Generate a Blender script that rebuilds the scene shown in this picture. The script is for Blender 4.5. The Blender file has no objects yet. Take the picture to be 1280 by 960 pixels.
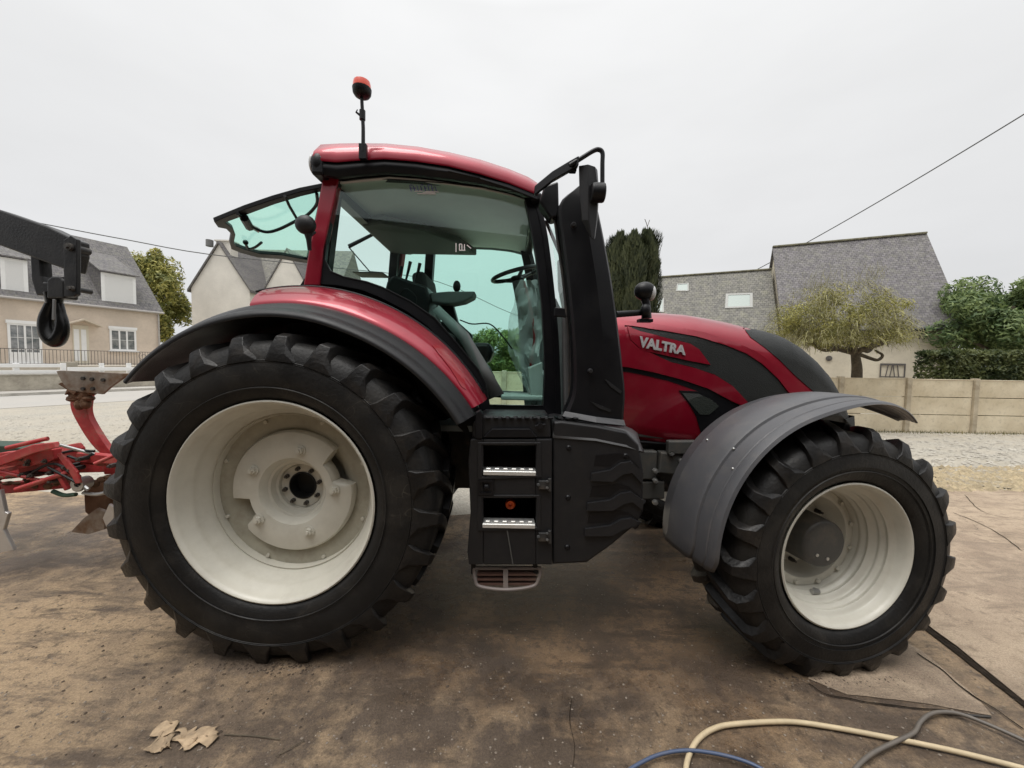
import bpy, bmesh, math, random
from mathutils import Vector, Matrix, noise
from mathutils.bvhtree import BVHTree
from mathutils.geometry import delaunay_2d_cdt, interpolate_bezier
R = math.radians
random.seed(7)
sc = bpy.context.scene
col = sc.collection

# ------------------------------------------------------------------ camera
CAMZ = 1.73
FPX = 481.0
PITCH, ROLL = R(3.0), R(1.0)
_F = Vector((0, math.cos(PITCH), -math.sin(PITCH)))
_U0 = Vector((0, math.sin(PITCH), math.cos(PITCH)))
_R0 = Vector((1, 0, 0))
_R = _R0 * math.cos(ROLL) + _U0 * math.sin(ROLL)
_U = _U0 * math.cos(ROLL) - _R0 * math.sin(ROLL)
CAM = Vector((0, 0, CAMZ))
cd = bpy.data.cameras.new('camera'); cam = bpy.data.objects.new('camera', cd); col.objects.link(cam)
cd.sensor_width = 36; cd.lens = 36 * FPX / 1280; cd.clip_start = .05; cd.clip_end = 900
cam.matrix_world = Matrix(((_R.x, _U.x, -_F.x, 0), (_R.y, _U.y, -_F.y, 0), (_R.z, _U.z, -_F.z, CAMZ), (0, 0, 0, 1)))
sc.camera = cam

# ------------------------------------------------------------------ sky, sun, exposure
SUN_EL, SUN_AZ = R(52), R(200)          # soft light from behind the photographer
w = bpy.data.worlds.new('World'); sc.world = w; w.use_nodes = True
nt = w.node_tree; nt.nodes.clear()
def wn(t, **k):
    n = nt.nodes.new(t)
    for a, b in k.items(): setattr(n, a, b)
    return n
out = wn('ShaderNodeOutputWorld'); bg = wn('ShaderNodeBackground')
sky = wn('ShaderNodeTexSky', sky_type='NISHITA'); sky.sun_disc = False
sky.sun_elevation = SUN_EL; sky.sun_rotation = R(180) ; sky.dust_density = 3
hsv = wn('ShaderNodeHueSaturation'); hsv.inputs['Saturation'].default_value = .15
nt.links.new(sky.outputs[0], hsv.inputs['Color'])
tc = wn('ShaderNodeTexCoord'); sep = wn('ShaderNodeSeparateXYZ'); nt.links.new(tc.outputs['Generated'], sep.inputs[0])
rp = wn('ShaderNodeValToRGB'); nt.links.new(sep.outputs['Z'], rp.inputs['Fac'])   # overcast: the zenith is brighter than the horizon
e = rp.color_ramp.elements
e[0].position = 0.0; e[0].color = (.745, .755, .77, 1)
e[1].position = .62; e[1].color = (.93, .935, .94, 1)
x = e.new(.30); x.color = (.825, .83, .84, 1)
x = e.new(.95); x.color = (1.0, 1.0, 1.0, 1)
mp = wn('ShaderNodeMapping'); mp.inputs['Scale'].default_value = (1.2, 1.2, 3.5); nt.links.new(tc.outputs['Generated'], mp.inputs[0])
nz = wn('ShaderNodeTexNoise'); nz.inputs['Scale'].default_value = 1.6; nz.inputs['Detail'].default_value = 4; nt.links.new(mp.outputs[0], nz.inputs['Vector'])
mr = wn('ShaderNodeMapRange'); mr.inputs['From Min'].default_value = .3; mr.inputs['From Max'].default_value = .7
mr.inputs['To Min'].default_value = .945; mr.inputs['To Max'].default_value = 1.045; nt.links.new(nz.outputs[0], mr.inputs[0])
zb = wn('ShaderNodeMapRange'); zb.inputs['From Min'].default_value = .66; zb.inputs['From Max'].default_value = 1.0
zb.inputs['To Min'].default_value = 1.0; zb.inputs['To Max'].default_value = 2.6; nt.links.new(sep.outputs['Z'], zb.inputs[0])
m1 = wn('ShaderNodeMath', operation='MULTIPLY'); nt.links.new(mr.outputs[0], m1.inputs[0]); nt.links.new(zb.outputs[0], m1.inputs[1])
sc1 = wn('ShaderNodeVectorMath', operation='SCALE'); nt.links.new(rp.outputs[0], sc1.inputs[0]); nt.links.new(m1.outputs[0], sc1.inputs['Scale'])
sc2 = wn('ShaderNodeVectorMath', operation='SCALE'); sc2.inputs['Scale'].default_value = 10.0; nt.links.new(sc1.outputs[0], sc2.inputs[0])
mx = wn('ShaderNodeMixRGB'); mx.inputs[0].default_value = .96
nt.links.new(hsv.outputs[0], mx.inputs[1]); nt.links.new(sc2.outputs[0], mx.inputs[2])
nt.links.new(mx.outputs[0], bg.inputs[0]); bg.inputs[1].default_value = .10
nt.links.new(bg.outputs[0], out.inputs[0])
sd = bpy.data.lights.new('sun', 'SUN'); sd.energy = 1.9; sd.angle = R(30); sd.color = (1, .97, .92)
so = bpy.data.objects.new('sun', sd); col.objects.link(so)
_sd = Vector((-.40, -.48, 1.9)).normalized()
so.rotation_euler = _sd.to_track_quat('Z', 'Y').to_euler(); so.location = (-4, -10, 15)
vs = sc.view_settings; vs.view_transform = 'Standard'; vs.look = 'None'; vs.exposure = 0; vs.gamma = 1; vs.use_curve_mapping = False
sc.cycles.max_bounces = 8; sc.cycles.transparent_max_bounces = 24; sc.cycles.use_denoising = True

# ------------------------------------------------------------------ helpers
def ray(px, py): return _F * FPX + _R * (px - 640) + _U * (480 - py)
def P(px, py, Y):                       # the photograph's pixel as a point at depth Y
    d = ray(px, py); return CAM + d * (Y / d.y)
def G(px, py, z=0):                     # ... as a point on the ground
    d = ray(px, py); return CAM + d * ((z - CAMZ) / d.z)
def OP(px, py, p0, n):                  # ... on any plane
    d = ray(px, py); return CAM + d * ((p0 - CAM).dot(n) / d.dot(n))
def proj(p):
    d = Vector(p) - CAM; z = d.dot(_F); return 640 + FPX * d.dot(_R) / z, 480 - FPX * d.dot(_U) / z
def inpoly(x, y, pts):
    c = False
    for i in range(len(pts)):
        a, b = pts[i], pts[i - 1]
        if (a[1] > y) != (b[1] > y) and x < (b[0] - a[0]) * (y - a[1]) / (b[1] - a[1]) + a[0]: c = not c
    return c
def OX(px, py, X):
    d = ray(px, py); return CAM + d * (X / d.x)

FR = {}
def tag(o, label=None, cat=None, group=None, kind=None):
    if label: o['label'] = label
    if cat: o['category'] = cat
    if group: o['group'] = group
    if kind: o['kind'] = kind
    return o
def thing(name, label, cat, loc=(0, 0, 0), rotz=None, group=None):
    o = bpy.data.objects.new(name, None); col.objects.link(o); o.empty_display_size = .3
    o.location = loc
    if rotz is None: FR[o] = Vector(loc)          # parts are given in world coordinates
    else: o.rotation_euler.z = rotz; FR[o] = Vector((0, 0, 0))   # parts are given in the thing's own frame
    return tag(o, label, cat, group)

class MB:
    def __init__(s): s.v = []; s.f = []
    def add(s, vs, fs):
        k = len(s.v); s.v += [Vector(p) for p in vs]; s.f += [tuple(i + k for i in f) for f in fs]; return s
    def box(s, c, size, rot=None):
        hx, hy, hz = size[0] / 2, size[1] / 2, size[2] / 2
        pts = [Vector((x, y, z)) for x in (-hx, hx) for y in (-hy, hy) for z in (-hz, hz)]
        if rot: 
            m = Matrix.Rotation(rot[2], 3, 'Z') @ Matrix.Rotation(rot[1], 3, 'Y') @ Matrix.Rotation(rot[0], 3, 'X')
            pts = [m @ p for p in pts]
        pts = [p + Vector(c) for p in pts]
        return s.add(pts, [(0, 1, 3, 2), (4, 6, 7, 5), (0, 4, 5, 1), (2, 3, 7, 6), (0, 2, 6, 4), (1, 5, 7, 3)])
    def b2(s, a, b):                    # box from corner to corner
        a = Vector(a); b = Vector(b); return s.box((a + b) / 2, [abs(q) for q in (b - a)])
    def bar(s, a, b, wd, ht, up=(0, 0, 1)):
        a = Vector(a); b = Vector(b); d = (b - a).normalized(); u = Vector(up)
        sx = d.cross(u).normalized(); u = sx.cross(d)
        q = []
        for p in (a, b):
            for i, j in ((-1, -1), (1, -1), (1, 1), (-1, 1)): q.append(p + sx * wd / 2 * i + u * ht / 2 * j)
        return s.add(q, [(3, 2, 1, 0), (4, 5, 6, 7), (0, 1, 5, 4), (1, 2, 6, 5), (2, 3, 7, 6), (3, 0, 4, 7)])
    def prism(s, pts, ext):             # outline + extrusion vector
        n = len(pts); pts = [Vector(p) for p in pts]; e = Vector(ext)
        nn = Vector((0, 0, 0))
        for i in range(n): nn += pts[i].cross(pts[(i + 1) % n])
        if nn.dot(e) > 0: pts = pts[::-1]
        fs = [tuple(range(n)), tuple(range(2 * n - 1, n - 1, -1))]
        fs += [((i + 1) % n, i, i + n, (i + 1) % n + n) for i in range(n)]
        return s.add(pts + [p + e for p in pts], fs)
    def ring(s, outer, inner, ext):     # closed frame between two outlines with as many points
        n = len(outer); e = Vector(ext); a = [Vector(p) for p in outer]; b = [Vector(p) for p in inner]
        v = a + b + [p + e for p in a] + [p + e for p in b]; fs = []
        for i in range(n):
            j = (i + 1) % n
            fs += [(i, j, n + j, n + i), (2 * n + j, 2 * n + i, 3 * n + i, 3 * n + j), (j, i, 2 * n + i, 2 * n + j), (n + i, n + j, 3 * n + j, 3 * n + i)]
        return s.add(v, fs)
    def tube(s, path, r, n=8, closed=False):
        path = [Vector(p) for p in path]; m = len(path); rr = r if isinstance(r, (list, tuple)) else [r] * m
        vs = []; prev = None
        for i, p in enumerate(path):
            if closed: t = path[(i + 1) % m] - path[i - 1]
            else: t = path[min(i + 1, m - 1)] - path[max(i - 1, 0)]
            t.normalize()
            if prev is None: u = t.orthogonal().normalized()
            else: 
                u = prev - t * prev.dot(t)
                u = u.normalized() if u.length > 1e-6 else t.orthogonal().normalized()
            prev = u; v = t.cross(u)
            vs += [p + (u * math.cos(2 * math.pi * k / n) + v * math.sin(2 * math.pi * k / n)) * rr[i] for k in range(n)]
        fs = []
        for i in range(m if closed else m - 1):
            j = (i + 1) % m
            fs += [(i * n + k, i * n + (k + 1) % n, j * n + (k + 1) % n, j * n + k) for k in range(n)]
        if not closed: fs += [tuple(range(n - 1, -1, -1)), tuple((m - 1) * n + k for k in range(n))]
        return s.add(vs, fs)
    def lathe(s, prof, c=(0, 0, 0), axis=(0, 1, 0), n=64, closed=False, a0=0, a1=2 * math.pi):
        ax = Vector(axis).normalized(); c = Vector(c)
        if abs(ax.y) > .99: u, v = Vector((1, 0, 0)), Vector((0, 0, 1))
        else: u = ax.orthogonal().normalized(); v = ax.cross(u)
        full = abs(a1 - a0 - 2 * math.pi) < 1e-6; m = n if full else n + 1; k = len(prof)
        vs = []
        for i in range(m):
            t = a0 + (a1 - a0) * i / n; d = u * math.cos(t) + v * math.sin(t)
            vs += [c + ax * a + d * r for a, r in prof]
        fs = []
        for i in range(n):
            j = (i + 1) % m
            for q in range(k if closed else k - 1):
                p = (q + 1) % k; fs.append((i * k + q, i * k + p, j * k + p, j * k + q))
        return s.add(vs, fs)
    def cyl(s, a, b, r, n=16, r2=None):
        return s.tube([a, b], [r, r if r2 is None else r2], n)
    def ball(s, c, rad, n=12, m=8):
        rad = rad if isinstance(rad, (list, tuple, Vector)) else (rad,) * 3; c = Vector(c); vs = [c + Vector((0, 0, rad[2]))]
        for j in range(1, m):
            t = math.pi * j / m
            vs += [c + Vector((rad[0] * math.sin(t) * math.cos(2 * math.pi * i / n), rad[1] * math.sin(t) * math.sin(2 * math.pi * i / n), rad[2] * math.cos(t))) for i in range(n)]
        vs.append(c - Vector((0, 0, rad[2]))); fs = []
        for i in range(n):
            k = (i + 1) % n; fs.append((0, 1 + i, 1 + k)); fs.append((len(vs) - 1, 1 + (m - 2) * n + k, 1 + (m - 2) * n + i))
            for j in range(m - 2): fs.append((1 + j * n + i, 1 + (j + 1) * n + i, 1 + (j + 1) * n + k, 1 + j * n + k))
        return s.add(vs, fs)
    def loft(s, rows, closed=False, caps=False):
        k = len(rows[0]); vs = [p for r in rows for p in r]; fs = []
        for i in range(len(rows) - 1):
            for j in range(k if closed else k - 1):
                q = (j + 1) % k; fs.append((i * k + j, i * k + q, (i + 1) * k + q, (i + 1) * k + j))
        if caps: fs += [tuple(range(k - 1, -1, -1)), tuple((len(rows) - 1) * k + j for j in range(k))]
        return s.add(vs, fs)
    def mir(s, yc):                     # mirrored copy across the plane y = yc
        o = MB(); o.v = [Vector((p.x, 2 * yc - p.y, p.z)) for p in s.v]; o.f = [tuple(reversed(f)) for f in s.f]; return o
    def clean(s):
        used = sorted({i for f in s.f for i in f}); ix = {a: k for k, a in enumerate(used)}; s.v = [s.v[i] for i in used]; s.f = [tuple(ix[i] for i in f) for f in s.f]; return s
    def bvh(s): return BVHTree.FromPolygons([tuple(p) for p in s.v], s.f)
    def build(s, name, m, parent=None, smooth=38, bevel=0, seg=2, org=None, solid=0, sub=0, recalc=True):
        if org is None:
            lo = [min(p[i] for p in s.v) for i in range(3)]; hi = [max(p[i] for p in s.v) for i in range(3)]
            org = Vector([(lo[i] + hi[i]) / 2 for i in range(3)])
            if parent is None: org.z = lo[2]
        org = Vector(org)
        me = bpy.data.meshes.new(name); me.from_pydata([p - org for p in s.v], [], s.f)
        if recalc or smooth:
            bm = bmesh.new(); bm.from_mesh(me)
            if recalc: bmesh.ops.recalc_face_normals(bm, faces=bm.faces)
            if smooth:
                th = R(smooth)
                for f in bm.faces: f.smooth = True
                for ed in bm.edges:
                    if len(ed.link_faces) == 2 and ed.calc_face_angle(0) > th: ed.smooth = False
            bm.to_mesh(me); bm.free()
        o = bpy.data.objects.new(name, me); col.objects.link(o)
        for q in (m if isinstance(m, (list, tuple)) else [m]): me.materials.append(q)
        if parent is not None: o.parent = parent; o.location = org - FR[parent]
        else: o.location = org
        FR[o] = org
        if sub: md = o.modifiers.new('s', 'SUBSURF'); md.levels = md.render_levels = sub
        if solid: md = o.modifiers.new('t', 'SOLIDIFY'); md.thickness = solid; md.offset = -1
        if bevel: md = o.modifiers.new('b', 'BEVEL'); md.width = bevel; md.segments = seg; md.limit_method = 'ANGLE'; md.angle_limit = R(38); md.harden_normals = bool(smooth)
        return o

def cr(pts, n=6):                       # smooth curve through points (Catmull-Rom)
    pts = [Vector(p) for p in pts]; q = [pts[0] * 2 - pts[1]] + pts + [pts[-1] * 2 - pts[-2]]; o = []
    for i in range(1, len(q) - 2):
        a, b, c, d = q[i - 1:i + 3]
        for k in range(n):
            t = k / n; o.append(.5 * ((2 * b) + (c - a) * t + (2 * a - 5 * b + 4 * c - d) * t * t + (3 * b - a - 3 * c + d) * t ** 3))
    o.append(pts[-1]); return o
def drape(px, bvh, off, skirt=.02, step=4, smoothpx=0, cut=False):
    """a thin panel laid onto a curved surface, its outline given in the photograph's pixels"""
    pts = [Vector((p[0], p[1])) for p in px]
    if smoothpx: 
        q = cr([(p.x, p.y, 0) for p in pts] + [(pts[0].x, pts[0].y, 0)], smoothpx)[:-1]; pts = [Vector((p.x, p.y)) for p in q]
    bd = []
    for i, p in enumerate(pts):
        q = pts[(i + 1) % len(pts)]; k = max(1, int((q - p).length / step)); bd += [p.lerp(q, j / k) for j in range(k)]
    nb = len(bd); lo = (min(p.x for p in bd), min(p.y for p in bd)); hi = (max(p.x for p in bd), max(p.y for p in bd))
    v = list(bd); y = lo[1] + step / 2
    while y < hi[1]:
        x = lo[0] + step / 2
        while x < hi[0]:
            v.append(Vector((x, y))); x += step
        y += step
    r = delaunay_2d_cdt(v, [(i, (i + 1) % nb) for i in range(nb)], [], 2, 1e-4)
    V2, F2 = r[0], r[2]
    # keep faces inside the outline
    def inside(p):
        c = False
        for i in range(nb):
            a, b = bd[i], bd[i - 1]
            if (a.y > p.y) != (b.y > p.y) and p.x < (b.x - a.x) * (p.y - a.y) / (b.y - a.y) + a.x: c = not c
        return c
    fs = [f for f in F2 if inside(sum((V2[i] for i in f), Vector((0, 0))) / len(f))]
    m = MB(); P3 = []; N3 = []; last = None; miss = set()
    for iv, p in enumerate(V2):
        d = ray(p.x, p.y).normalized(); h = bvh.ray_cast(CAM, d)
        if h[0] is None:
            miss.add(iv); h = bvh.find_nearest(CAM + d * (last.length if last else 3)); 
        n = h[1] if h[1].dot(d) < 0 else -h[1]
        last = h[0] - CAM; P3.append(h[0] + n * off); N3.append(n)
    if cut: fs = [f for f in fs if not any(i in miss for i in f)]
    used = sorted({i for f in fs for i in f}); ix = {a: k for k, a in enumerate(used)}
    m.v = [P3[i] for i in used]; m.f = [tuple(ix[i] for i in f) for f in fs]
    if skirt:
        cnt = {}
        for f in m.f:
            for i in range(len(f)):
                a, b = f[i], f[(i + 1) % len(f)]; cnt[(a, b)] = 1
        k0 = len(m.v); mp_ = {}
        for (a, b) in list(cnt):
            if (b, a) not in cnt:
                for q in (a, b):
                    if q not in mp_: mp_[q] = len(m.v); m.v.append(m.v[q] - N3[used[q]] * skirt)
                m.f.append((b, a, mp_[a], mp_[b]))
    return m
def copy_tree(o, parent=None, same=True):
    c = o.copy(); col.objects.link(c); c.parent = parent
    for ch in o.children: copy_tree(ch, c)
    return c

# ------------------------------------------------------------------ materials
MATS = {}
def mat(name, c, rough=.5, metal=0, coat=0, var=0, vs_=4, bump=0, bs=40, c2=None, dirt=0, spec=.5, detail=5, stretch=None, rv=0, dirtc=(.22, .17, .12)):
    if name in MATS: return MATS[name]
    m = bpy.data.materials.new(name); m.use_nodes = True; t = m.node_tree; b = t.nodes['Principled BSDF']; MATS[name] = m
    L = t.links.new; N = t.nodes.new
    b.inputs['Roughness'].default_value = rough; b.inputs['Metallic'].default_value = metal; b.inputs['Specular IOR Level'].default_value = spec
    if coat: b.inputs['Coat Weight'].default_value = coat; b.inputs['Coat Roughness'].default_value = .06
    c = tuple(c) + (1,); b.inputs['Base Color'].default_value = c
    tc = N('ShaderNodeTexCoord'); src = tc.outputs['Object']
    if stretch: mp = N('ShaderNodeMapping'); mp.inputs['Scale'].default_value = stretch; L(src, mp.inputs[0]); src = mp.outputs[0]
    cur = None
    if var or c2:
        n = N('ShaderNodeTexNoise'); n.inputs['Scale'].default_value = vs_; n.inputs['Detail'].default_value = detail; n.inputs['Roughness'].default_value = .62; L(src, n.inputs['Vector'])
        r = N('ShaderNodeValToRGB'); L(n.outputs[0], r.inputs[0]); r.color_ramp.elements[0].position = .36; r.color_ramp.elements[1].position = .64
        if c2: r.color_ramp.elements[0].color = c; r.color_ramp.elements[1].color = tuple(c2) + (1,)
        else:
            r.color_ramp.elements[0].color = tuple(q * (1 - var) for q in c[:3]) + (1,); r.color_ramp.elements[1].color = tuple(min(1, q * (1 + var)) for q in c[:3]) + (1,)
        cur = r.outputs[0]
    if dirt:
        n = N('ShaderNodeTexNoise'); n.inputs['Scale'].default_value = 9; n.inputs['Detail'].default_value = 9; n.inputs['Roughness'].default_value = .7; L(tc.outputs['Object'], n.inputs['Vector'])
        r = N('ShaderNodeMapRange'); r.inputs['From Min'].default_value = .48; r.inputs['From Max'].default_value = .75; r.inputs['To Max'].default_value = dirt; L(n.outputs[0], r.inputs[0])
        mm = N('ShaderNodeMixRGB'); L(r.outputs[0], mm.inputs[0]); mm.inputs[2].default_value = tuple(dirtc) + (1,)
        if cur: L(cur, mm.inputs[1])
        else: mm.inputs[1].default_value = c
        cur = mm.outputs[0]
    if cur: L(cur, b.inputs['Base Color'])
    if rv:
        n = N('ShaderNodeTexNoise'); n.inputs['Scale'].default_value = 6; n.inputs['Detail'].default_value = 6; L(tc.outputs['Object'], n.inputs['Vector'])
        r = N('ShaderNodeMapRange'); r.inputs['From Min'].default_value = .35; r.inputs['From Max'].default_value = .65; r.inputs['To Min'].default_value = rough - rv; r.inputs['To Max'].default_value = rough + rv; L(n.outputs[0], r.inputs[0]); L(r.outputs[0], b.inputs['Roughness'])
    if bump:
        n = N('ShaderNodeTexNoise'); n.inputs['Scale'].default_value = bs; n.inputs['Detail'].default_value = 6; L(src, n.inputs['Vector'])
        u = N('ShaderNodeBump'); u.inputs['Strength'].default_value = bump; u.inputs['Distance'].default_value = .01; L(n.outputs[0], u.inputs['Height']); L(u.outputs[0], b.inputs['Normal'])
    return m
def scuffs(m):
    # faint dusty scratches and smears over rubber
    t = m.node_tree; b = t.nodes['Principled BSDF']; N = t.nodes.new; L = t.links.new; tc = N('ShaderNodeTexCoord')
    nz_ = N('ShaderNodeTexNoise'); nz_.inputs['Scale'].default_value = 2.2; L(tc.outputs['Object'], nz_.inputs['Vector'])
    av = N('ShaderNodeVectorMath'); av.operation = 'MULTIPLY_ADD'; av.inputs[1].default_value = (1.6, 1.6, 1.6); L(nz_.outputs['Color'], av.inputs[0]); L(tc.outputs['Object'], av.inputs[2])
    v = N('ShaderNodeTexVoronoi'); v.feature = 'DISTANCE_TO_EDGE'; v.inputs['Scale'].default_value = 3.1; L(av.outputs[0], v.inputs['Vector'])
    r = N('ShaderNodeMapRange'); r.inputs['From Min'].default_value = .010; r.inputs['From Max'].default_value = .002; L(v.outputs['Distance'], r.inputs[0])
    n2 = N('ShaderNodeTexNoise'); n2.inputs['Scale'].default_value = 4.5; n2.inputs['Detail'].default_value = 7; L(tc.outputs['Object'], n2.inputs['Vector'])
    r2 = N('ShaderNodeMapRange'); r2.inputs['From Min'].default_value = .5; r2.inputs['From Max'].default_value = .7; L(n2.outputs[0], r2.inputs[0])
    m1 = N('ShaderNodeMath'); m1.operation = 'MULTIPLY'; L(r.outputs[0], m1.inputs[0]); L(r2.outputs[0], m1.inputs[1])
    m2 = N('ShaderNodeMath'); m2.operation = 'MULTIPLY_ADD'; m2.inputs[1].default_value = .30; L(r2.outputs[0], m2.inputs[0]); L(m1.outputs[0], m2.inputs[2]); m2.use_clamp = True
    old = b.inputs['Base Color'].links[0].from_socket; mm = N('ShaderNodeMixRGB'); L(m2.outputs[0], mm.inputs[0]); L(old, mm.inputs[1]); mm.inputs[2].default_value = (.050, .045, .038, 1); L(mm.outputs[0], b.inputs['Base Color'])
def glass(name, tint, gl=.07):
    m = bpy.data.materials.new(name); m.use_nodes = True; t = m.node_tree; t.nodes.clear(); L = t.links.new; N = t.nodes.new
    o = N('ShaderNodeOutputMaterial'); tr = N('ShaderNodeBsdfTransparent'); tr.inputs[0].default_value = tuple(tint) + (1,)
    g = N('ShaderNodeBsdfGlossy'); g.inputs['Roughness'].default_value = .02; g.inputs[0].default_value = (.9, .95, .95, 1)
    lw = N('ShaderNodeLayerWeight'); pw = N('ShaderNodeMath'); pw.operation = 'POWER'; pw.inputs[1].default_value = 4.5; L(lw.outputs['Facing'], pw.inputs[0]); f = N('ShaderNodeMath'); f.operation = 'MULTIPLY_ADD'; f.inputs[1].default_value = .5; f.inputs[2].default_value = .035; L(pw.outputs[0], f.inputs[0]); mx = N('ShaderNodeMixShader'); L(f.outputs[0], mx.inputs[0]); L(tr.outputs[0], mx.inputs[1]); L(g.outputs[0], mx.inputs[2]); L(mx.outputs[0], o.inputs[0])
    MATS[name] = m; return m
RED = mat('red_paint', (.27, .003, .019), .36, metal=.35, coat=.6, var=.06, vs_=2, rv=.06, dirt=.10, dirtc=(.20, .12, .10))
PLRED = mat('plough_red', (.42, .04, .042), .5, var=.25, vs_=8, dirt=.85, bump=.2, bs=30)
BLK = mat('black_plastic', (.0055, .0055, .007), .38, bump=.12, bs=260, rv=.05, dirt=.06, dirtc=(.05, .045, .04), spec=.28)
DARK = mat('dark_plastic', (.015, .015, .0165), .44, bump=.18, bs=300, rv=.06, dirt=.14, dirtc=(.07, .06, .05), spec=.3)
GREY = mat('grey_plastic', (.064, .064, .069), .38, bump=.12, bs=240, rv=.06, dirt=.25, dirtc=(.16, .14, .12))
RUB = mat('tyre_rubber', (.0115, .011, .0108), .5, bump=.25, bs=60, var=.2, vs_=5, dirt=.10, dirtc=(.05, .042, .035), spec=.25, rv=.08)
RIM = mat('cream_rim_paint', (.56, .54, .47), .38, var=.07, vs_=3, dirt=.22, bump=.06, bs=30, dirtc=(.30, .26, .20))
scuffs(RUB)
RIMD = mat('dusty_shaded_rim_paint', (.38, .36, .29), .5, var=.15, vs_=4, dirt=.6, bump=.08, bs=30, dirtc=(.22, .18, .13))  # dirt, plus the shade of the recess put into a darker rim colour
LUG = mat('dusty_lug_rubber', (.0085, .008, .008), .45, bump=.3, bs=50, var=.25, vs_=7, dirt=.32, dirtc=(.065, .052, .040), spec=.32, rv=.1)
STEEL = mat('steel', (.45, .45, .44), .38, metal=.8, var=.15, dirt=.2)
IRON = mat('dark_iron', (.05, .05, .05), .5, metal=.4, var=.3, dirt=.4)
CREAMLIN = mat('headliner', (.52, .53, .52), .8, var=.04)
SEATM = mat('seat_fabric', (.035, .035, .037), .85, bump=.2, bs=200)
INT = mat('interior_grey', (.13, .14, .14), .6, var=.1)
INTL = mat('interior_pale', (.42, .44, .43), .6, var=.1)
TEAL = glass('tinted_glass', (.885, 1.0, .968)); TEAL2 = glass('tinted_rear_glass', (.77, .99, .92))
CLEAR = glass('clear_glass', (.85, .9, .9))
CHROME = mat('silver_lettering', (.75, .75, .76), .3, metal=.6)
# ================================================================== setting
def noise_nodes(t, src, scale, detail=8, rough=.65, lo=.4, hi=.6):
    n = t.nodes.new('ShaderNodeTexNoise'); n.inputs['Scale'].default_value = scale; n.inputs['Detail'].default_value = detail; n.inputs['Roughness'].default_value = rough
    t.links.new(src, n.inputs['Vector'])
    r = t.nodes.new('ShaderNodeMapRange'); r.inputs['From Min'].default_value = lo; r.inputs['From Max'].default_value = hi; t.links.new(n.outputs[0], r.inputs[0])
    return r.outputs[0]
def mixc(t, f, a, b):
    m = t.nodes.new('ShaderNodeMixRGB')
    if isinstance(f, (int, float)): m.inputs[0].default_value = f
    else: t.links.new(f, m.inputs[0])
    for i, q in ((1, a), (2, b)):
        if isinstance(q, tuple): m.inputs[i].default_value = q + (1,)
        else: t.links.new(q, m.inputs[i])
    return m.outputs[0]
def gmat(name):
    m = bpy.data.materials.new(name); m.use_nodes = True; t = m.node_tree
    g = t.nodes.new('ShaderNodeNewGeometry')
    return m, t, t.nodes['Principled BSDF'], g.outputs['Position']
# gravel
m, t, b, pos = gmat('gravel'); GRAVEL = m
v = t.nodes.new('ShaderNodeTexVoronoi'); v.inputs['Scale'].default_value = 38; t.links.new(pos, v.inputs['Vector'])
rr = t.nodes.new('ShaderNodeValToRGB'); t.links.new(v.outputs['Color'], rr.inputs[0])
rr.color_ramp.elements[0].color = (.20, .185, .155, 1); rr.color_ramp.elements[1].color = (.47, .44, .38, 1)
c = mixc(t, noise_nodes(t, pos, .9, 6), rr.outputs[0], (.38, .345, .285))
c = mixc(t, noise_nodes(t, pos, .25, 5, .6, .5, .7), c, (.34, .30, .23))
t.links.new(c, b.inputs['Base Color']); b.inputs['Roughness'].default_value = .85
bu = t.nodes.new('ShaderNodeBump'); bu.inputs['Strength'].default_value = .7; bu.inputs['Distance'].default_value = .012; t.links.new(v.outputs['Distance'], bu.inputs['Height']); t.links.new(bu.outputs[0], b.inputs['Normal'])
# asphalt road
m, t, b, pos = gmat('road_asphalt'); ROADM = m
c = mixc(t, noise_nodes(t, pos, 60, 4, .6, .3, .7), (.30, .29, .27), (.42, .40, .37)); c = mixc(t, noise_nodes(t, pos, .6, 5), c, (.38, .36, .33))
t.links.new(c, b.inputs['Base Color']); b.inputs['Roughness'].default_value = .8
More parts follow.
